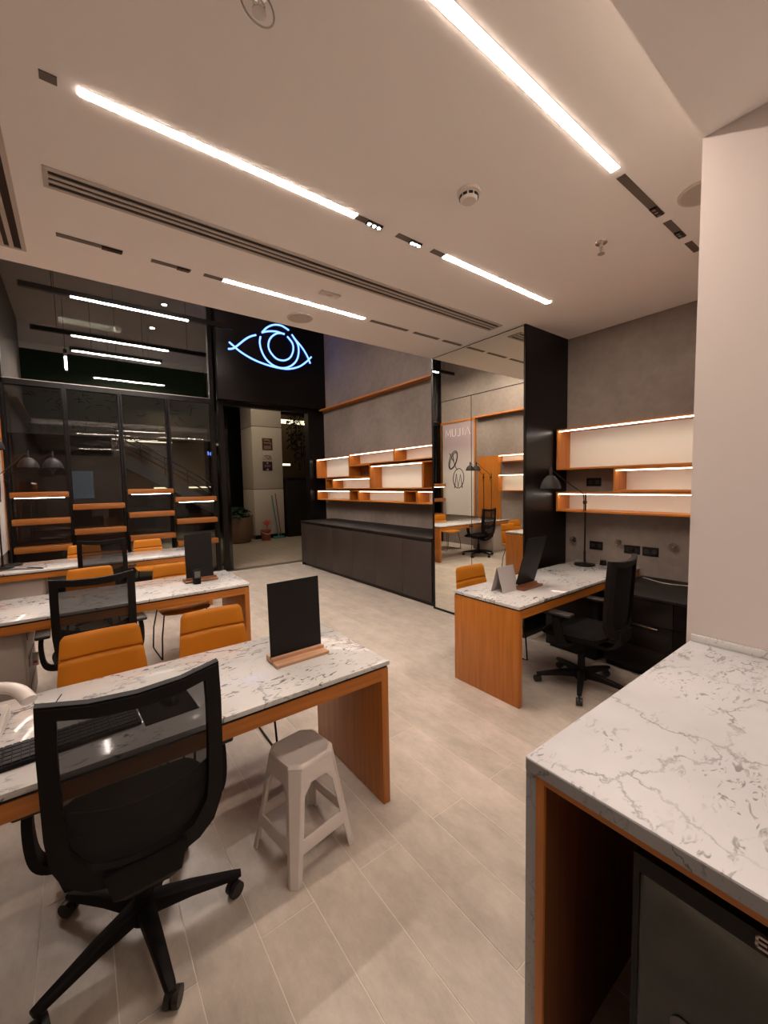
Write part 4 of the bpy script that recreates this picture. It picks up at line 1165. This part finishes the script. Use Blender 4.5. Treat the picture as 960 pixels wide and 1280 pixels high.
tag(finish('adapter', bm, M['black'], None, True), 'small black adapter on the right desk behind the lamp base', 'adapter')

# ------------------------------------------------------------------ the mall outside
mf = struct(box('floor_outside', -6, 9, YF, 17, -0.1, -0.004, M['grout']))
lay(mf, 1.1, 6.3, YF, 12.9, M['mall_tile'], 'paving_tile', skip=lambda x0, x1, y0, y1: x1 < 2.2 and y0 > 10.5)
struct(box('paving_outside_rest', -6, 1.1, YF + 0.05, 17, -0.004, 0.0, M['mall_tile']))
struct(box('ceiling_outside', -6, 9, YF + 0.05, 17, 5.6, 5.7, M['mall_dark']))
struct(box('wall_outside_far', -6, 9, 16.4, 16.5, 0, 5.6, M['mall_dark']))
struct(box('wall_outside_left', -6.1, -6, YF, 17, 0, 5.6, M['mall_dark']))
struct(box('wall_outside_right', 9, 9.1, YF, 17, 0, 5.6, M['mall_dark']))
# clad pillar seen through the doorway
pil = empty('pillar_outside', (4.83, 12.9, 0), kind='structure')
box('core', -0.46, 0.46, -0.46, 0.46, 0, 5.6, M['mall_dark'], pil)
for (a, b) in ((0.12, 1.535), (1.55, 3.46), (3.475, 5.6)):
    box('cladding_panel', -0.48, 0.48, -0.5, 0.5, a, b, M['mall_wall'], pil, 0.006)
box('skirting', -0.49, 0.49, -0.51, 0.51, 0, 0.11, M['black'], pil)
def plaque(x, z, w_, h, mat, label, kind):
    r = empty('plaque', (x, 12.40, z), label=label, cat='sign', group='small signs on the clad pillar')
    box('plate', -w_ / 2, w_ / 2, -0.012, 0, 0, h, mat, r, 0.003)
    if kind == 0:
        strokes('emblem', [smoothpts([(-0.10, -0.015, h * 0.80), (-0.02, -0.015, h * 0.86), (0.08, -0.015, h * 0.78)], 4), smoothpts([(-0.11, -0.015, h * 0.62), (0.0, -0.015, h * 0.58), (0.10, -0.015, h * 0.60), (0.09, -0.015, h * 0.45)], 4)], 0.010, M['plaque_text'], r)
        bm = bmesh.new()
        for k in range(4): bx(bm, -0.11, 0.11, -0.014, -0.012, h * (0.30 - 0.07 * k), h * (0.33 - 0.07 * k))
        finish('text_lines', bm, M['plaque_text'], r)
    if kind == 1:
        strokes('emblem', [smoothpts([(-0.12, -0.014, 0.08), (-0.04, -0.014, 0.12), (0.04, -0.014, 0.10), (0.11, -0.014, 0.06)], 4), smoothpts([(-0.06, -0.014, 0.09), (0.0, -0.014, 0.03), (0.07, -0.014, 0.05), (0.08, -0.014, 0.12)], 4)], 0.007, M['plaque_brown'], r)
    if kind == 2:
        bm = bmesh.new(); cyl(bm, (0, -0.012, h * 0.82), 0.028, 0.003, seg=16, rot=Matrix.Rotation(PI / 2, 3, 'X')); bx(bm, -0.03, 0.03, -0.015, -0.012, 0.0, 0.06)
        finish('emblem', bm, M['plaque_text'], r)
        bm = bmesh.new()
        for k in range(2): bx(bm, -0.10, 0.10, -0.014, -0.012, h * (0.55 - 0.12 * k), h * (0.585 - 0.12 * k))
        finish('text_lines', bm, M['plaque_text'], r)
plaque(4.83, 2.76, 0.33, 0.36, M['plaque_brown'], 'square brown sign with a pale emblem, upper one on the pillar', 0)
plaque(4.82, 2.47, 0.30, 0.22, M['mall_wall'], 'faint pale sign with a thin loop emblem, middle one on the pillar', 1)
plaque(4.81, 2.12, 0.31, 0.28, M['plaque_maroon'], 'square maroon sign, lowest one on the pillar', 2)
# planter
pt = empty('planter', (3.72, 12.15, 0), label='big round clay planter with leafy plant outside the doorway', cat='planter')
bm = bmesh.new(); lathe(bm, [(0, 0), (0.34, 0), (0.42, 0.12), (0.46, 0.35), (0.45, 0.62), (0.43, 0.74), (0.39, 0.74), (0.39, 0.66), (0, 0.66)], 32); finish('pot', bm, M['terracotta'], pt, True)
bm = bmesh.new()
for k in range(150):
    a = random.uniform(0, 2 * PI); el = random.uniform(0.25, 1.35); ln = random.uniform(0.30, 0.52)
    d = Vector((math.cos(a) * math.cos(el), math.sin(a) * math.cos(el), math.sin(el)))
    s = d.cross(Vector((0, 0, 1))).normalized(); p = Vector((random.uniform(-.15, .15), random.uniform(-.15, .15), 0.66))
    pts = [p, p + d * ln * 0.5, p + d * ln * 0.85 + Vector((0, 0, -0.04)), p + d * ln + Vector((0, 0, -0.15))]
    wds = [0.01, 0.012, 0.07, 0.004]
    vs = [(bm.verts.new(q + s * w_), bm.verts.new(q - s * w_)) for q, w_ in zip(pts, wds)]
    for A_, B_ in zip(vs, vs[1:]): bm.faces.new((A_[0], A_[1], B_[1], B_[0]))
fo = finish('foliage', bm, M['leaf'], pt); fo['kind'] = 'stuff'
# bucket, flower-red item, broom
bk = empty('bucket', (4.52, 11.98, 0), label='brick red bucket standing at the foot of the clad pillar', cat='bucket')
bm = bmesh.new(); lathe(bm, [(0, 0), (0.12, 0), (0.16, 0.30), (0.17, 0.30), (0.168, 0.315), (0.15, 0.315), (0.115, 0.02), (0, 0.02)], 24); finish('shell', bm, M['bucket'], bk, True)
bm = bmesh.new(); tube(bm, smoothpts([(-0.165, 0, 0.30), (-0.12, -0.12, 0.24), (0, -0.18, 0.20), (0.12, -0.12, 0.24), (0.165, 0, 0.30)], 5), 0.008, 6); finish('handle', bm, M['off_white'], bk, True)
rg = empty('duster', (4.54, 11.98, 0.025), label='bright red brush sticking out of the bucket', cat='brush')
bm = bmesh.new(); tube(bm, [(0, 0, 0), (0.03, 0.02, 0.35), (0.04, 0.02, 0.5)], 0.012, 6); finish('handle', bm, M['red'], rg, True)
bm = bmesh.new()
for k in range(5):
    a = 0.5 + k * 0.55
    tube(bm, [(0.04, 0.02, 0.42), (0.04 + 0.14 * math.cos(a), 0.02, 0.46 + 0.13 * math.sin(a))], 0.018, 6)
finish('bristles', bm, M['red'], rg, True)
bro = empty('broom', (5.02, 12.2, 0), label='teal broom leaning against the clad pillar', cat='broom')
bm = bmesh.new(); tube(bm, [(0.0, 0, 0.04), (-0.12, 0.17, 1.35)], 0.02, 8); finish('handle', bm, M['teal'], bro, True)
bm = bmesh.new(); bx(bm, -0.18, 0.16, -0.04, 0.04, 0.0, 0.06, 0.008); finish('head', bm, M['teal'], bro, True)
mop = empty('mop', (5.14, 12.3, 0), label='dark mop leaning beside the teal broom', cat='mop')
bm = bmesh.new(); tube(bm, [(0.0, 0, 0.03), (-0.12, 0.07, 1.40)], 0.015, 8); finish('handle', bm, M['bucket'], mop, True)
bm = bmesh.new(); bx(bm, -0.10, 0.14, -0.05, 0.05, 0.0, 0.05, 0.01); finish('head', bm, M['plastic'], mop, True)
# dark kiosk right of the pillar
ki = empty('kiosk', (6.2, 12.6, 0), label='dark brown kiosk wall right of the clad pillar outside', cat='kiosk')
box('body', -0.85, 1.5, -0.4, 0.4, 0, 1.85, M['mall_dark'], ki, 0.01); box('worktop', -0.87, 1.52, -0.42, 0.42, 1.85, 1.9, M['mall_dark'], ki)
struct(box('wall_outside_brown', 5.35, 8.9, 14.6, 14.7, 0, 4.3, M['mall_gold']))
bm = bmesh.new()
for k in range(26):
    x = random.uniform(5.85, 6.75); y = random.uniform(12.9, 13.2); zt = 5.6; zb_ = random.uniform(2.1, 3.0)
    tube(bm, [(x, y, zt), (x + random.uniform(-.03, .03), y, (zt + zb_) / 2), (x + random.uniform(-.05, .05), y, zb_)], 0.008, 4)
    for j in range(14):
        z = random.uniform(zb_, 4.4); a = random.uniform(0, PI)
        p = Vector((x, y, z)); d = Vector((math.cos(a), math.sin(a), -0.4)) * 0.07
        q = [bm.verts.new(p), bm.verts.new(p + d + Vector((0, 0, .03))), bm.verts.new(p + d * 1.5), bm.verts.new(p + d + Vector((0, 0, -.05)))]
        bm.faces.new(q)
hp = tag(finish('hanging_plants', bm, M['mall_dark']), 'dark hanging vines in front of the warm lights beyond the doorway', 'plants', kind='stuff')
# ochre wall, signs, stairs, screen beyond the glass
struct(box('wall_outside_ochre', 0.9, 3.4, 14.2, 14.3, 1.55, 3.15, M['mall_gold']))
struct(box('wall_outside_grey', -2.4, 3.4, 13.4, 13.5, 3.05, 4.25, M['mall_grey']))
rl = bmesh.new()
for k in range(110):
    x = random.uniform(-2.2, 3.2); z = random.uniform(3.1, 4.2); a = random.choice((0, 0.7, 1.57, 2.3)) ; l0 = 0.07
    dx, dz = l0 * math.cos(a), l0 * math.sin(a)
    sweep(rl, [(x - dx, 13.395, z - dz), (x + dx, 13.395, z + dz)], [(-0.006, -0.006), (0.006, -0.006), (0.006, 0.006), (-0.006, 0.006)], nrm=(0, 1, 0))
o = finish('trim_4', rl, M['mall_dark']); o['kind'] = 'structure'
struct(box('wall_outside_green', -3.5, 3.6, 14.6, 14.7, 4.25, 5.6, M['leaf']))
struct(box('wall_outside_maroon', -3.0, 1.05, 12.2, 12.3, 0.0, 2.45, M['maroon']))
tv = empty('shop_screen', (0.13, 12.17, 1.42), label='dim blue screen glowing behind the second window rack', cat='screen')
box('bezel', -0.24, 0.24, -0.015, 0.02, -0.02, 0.68, M['black'], tv); box('display', -0.22, 0.22, -0.02, -0.015, 0.0, 0.66, M['screen_blue'], tv)
sn = empty('blue_sign', (3.45, 13.6, 2.62), label='small glowing blue sign in the dark left of the pillar', cat='sign')
box('case', -0.12, 0.12, 0.0, 0.05, -0.03, 0.17, M['black'], sn)
box('hanger', -0.012, 0.012, 0.02, 0.04, 0.17, 2.98, M['black'], sn)
strokes('glyph', [[(-0.08, -0.012, 0.02), (-0.08, -0.012, 0.13)], smoothpts([(-0.04, -0.012, 0.06), (0.02, -0.012, 0.11), (0.08, -0.012, 0.12)], 4), [(-0.03, -0.012, 0.03), (0.05, -0.012, 0.05)]], 0.012, M['sign_blue'], sn)
for (x, y, z, w_, h, lb) in ((6.6, 13.9, 3.86, 1.7, 0.14, 'bright warm light trough high behind the kiosk'), (5.95, 13.7, 2.35, 0.42, 0.07, 'short bright warm shelf light just above the kiosk'), (2.5, 13.0, 1.62, 1.5, 0.04, 'thin warm light line low behind the window racks'), (1.7, 13.2, 2.93, 1.2, 0.025, 'thin warm light line under the patterned grey panel')):
    tag(box('wall_light', x - w_ / 2, x + w_ / 2, y, y + 0.05, z, z + h, M['mall_glow']), lb, 'light', 'warm light lines in the mall')
es = empty('escalator', (1.6, 12.95, 0), label='dark sloping staircase with handrails beyond the glass', cat='staircase')
bm = bmesh.new()
v = []
for y in (0.0, 0.8):
    for p in ((-0.75, 2.75), (2.2, 0.9), (2.2, 0.6), (-0.75, 2.35)): v.append(bm.verts.new((p[0], y, p[1])))
bm.faces.new(v[0:4]); bm.faces.new(v[7:3:-1])
for i in range(4): bm.faces.new((v[i], v[4 + i], v[4 + (i + 1) % 4], v[(i + 1) % 4]))
finish('flight', bm, M['mall_grey'], es)
for k in range(3):
    bm = bmesh.new(); tube(bm, [(-0.75, -0.02, 3.25 - 0.16 * k), (2.2, -0.02, 1.40 - 0.16 * k)], 0.022, 8); finish('handrail', bm, M['black'], es, True)
for k in range(6):
    t = k / 5; bm = bmesh.new(); cyl(bm, (-0.7 + 2.85 * t, -0.02, 2.7 - 1.79 * t), 0.015, 0.52, seg=8); finish('baluster', bm, M['black'], es)
# lights of the mall itself
def area(name, loc, size, power, col, rot=(0, 0, 0)):
    l = bpy.data.lights.new(name, 'AREA'); l.shape = 'RECTANGLE'; l.size, l.size_y = size; l.energy = power; l.color = col
    o = bpy.data.objects.new(name, l); COL.objects.link(o); o.location = loc; o.rotation_euler = rot
    return o
area('mall_ceiling_light', (4.2, 10.6, 5.5), (1.2, 0.4), 19, (1.0, 0.85, 0.66))
area('mall_ceiling_light', (0.5, 12.0, 5.5), (1.2, 0.4), 5, (1.0, 0.85, 0.66))
area('mall_ceiling_light', (2.2, 12.6, 3.9), (0.6, 0.2), 3, (1.0, 0.75, 0.45))
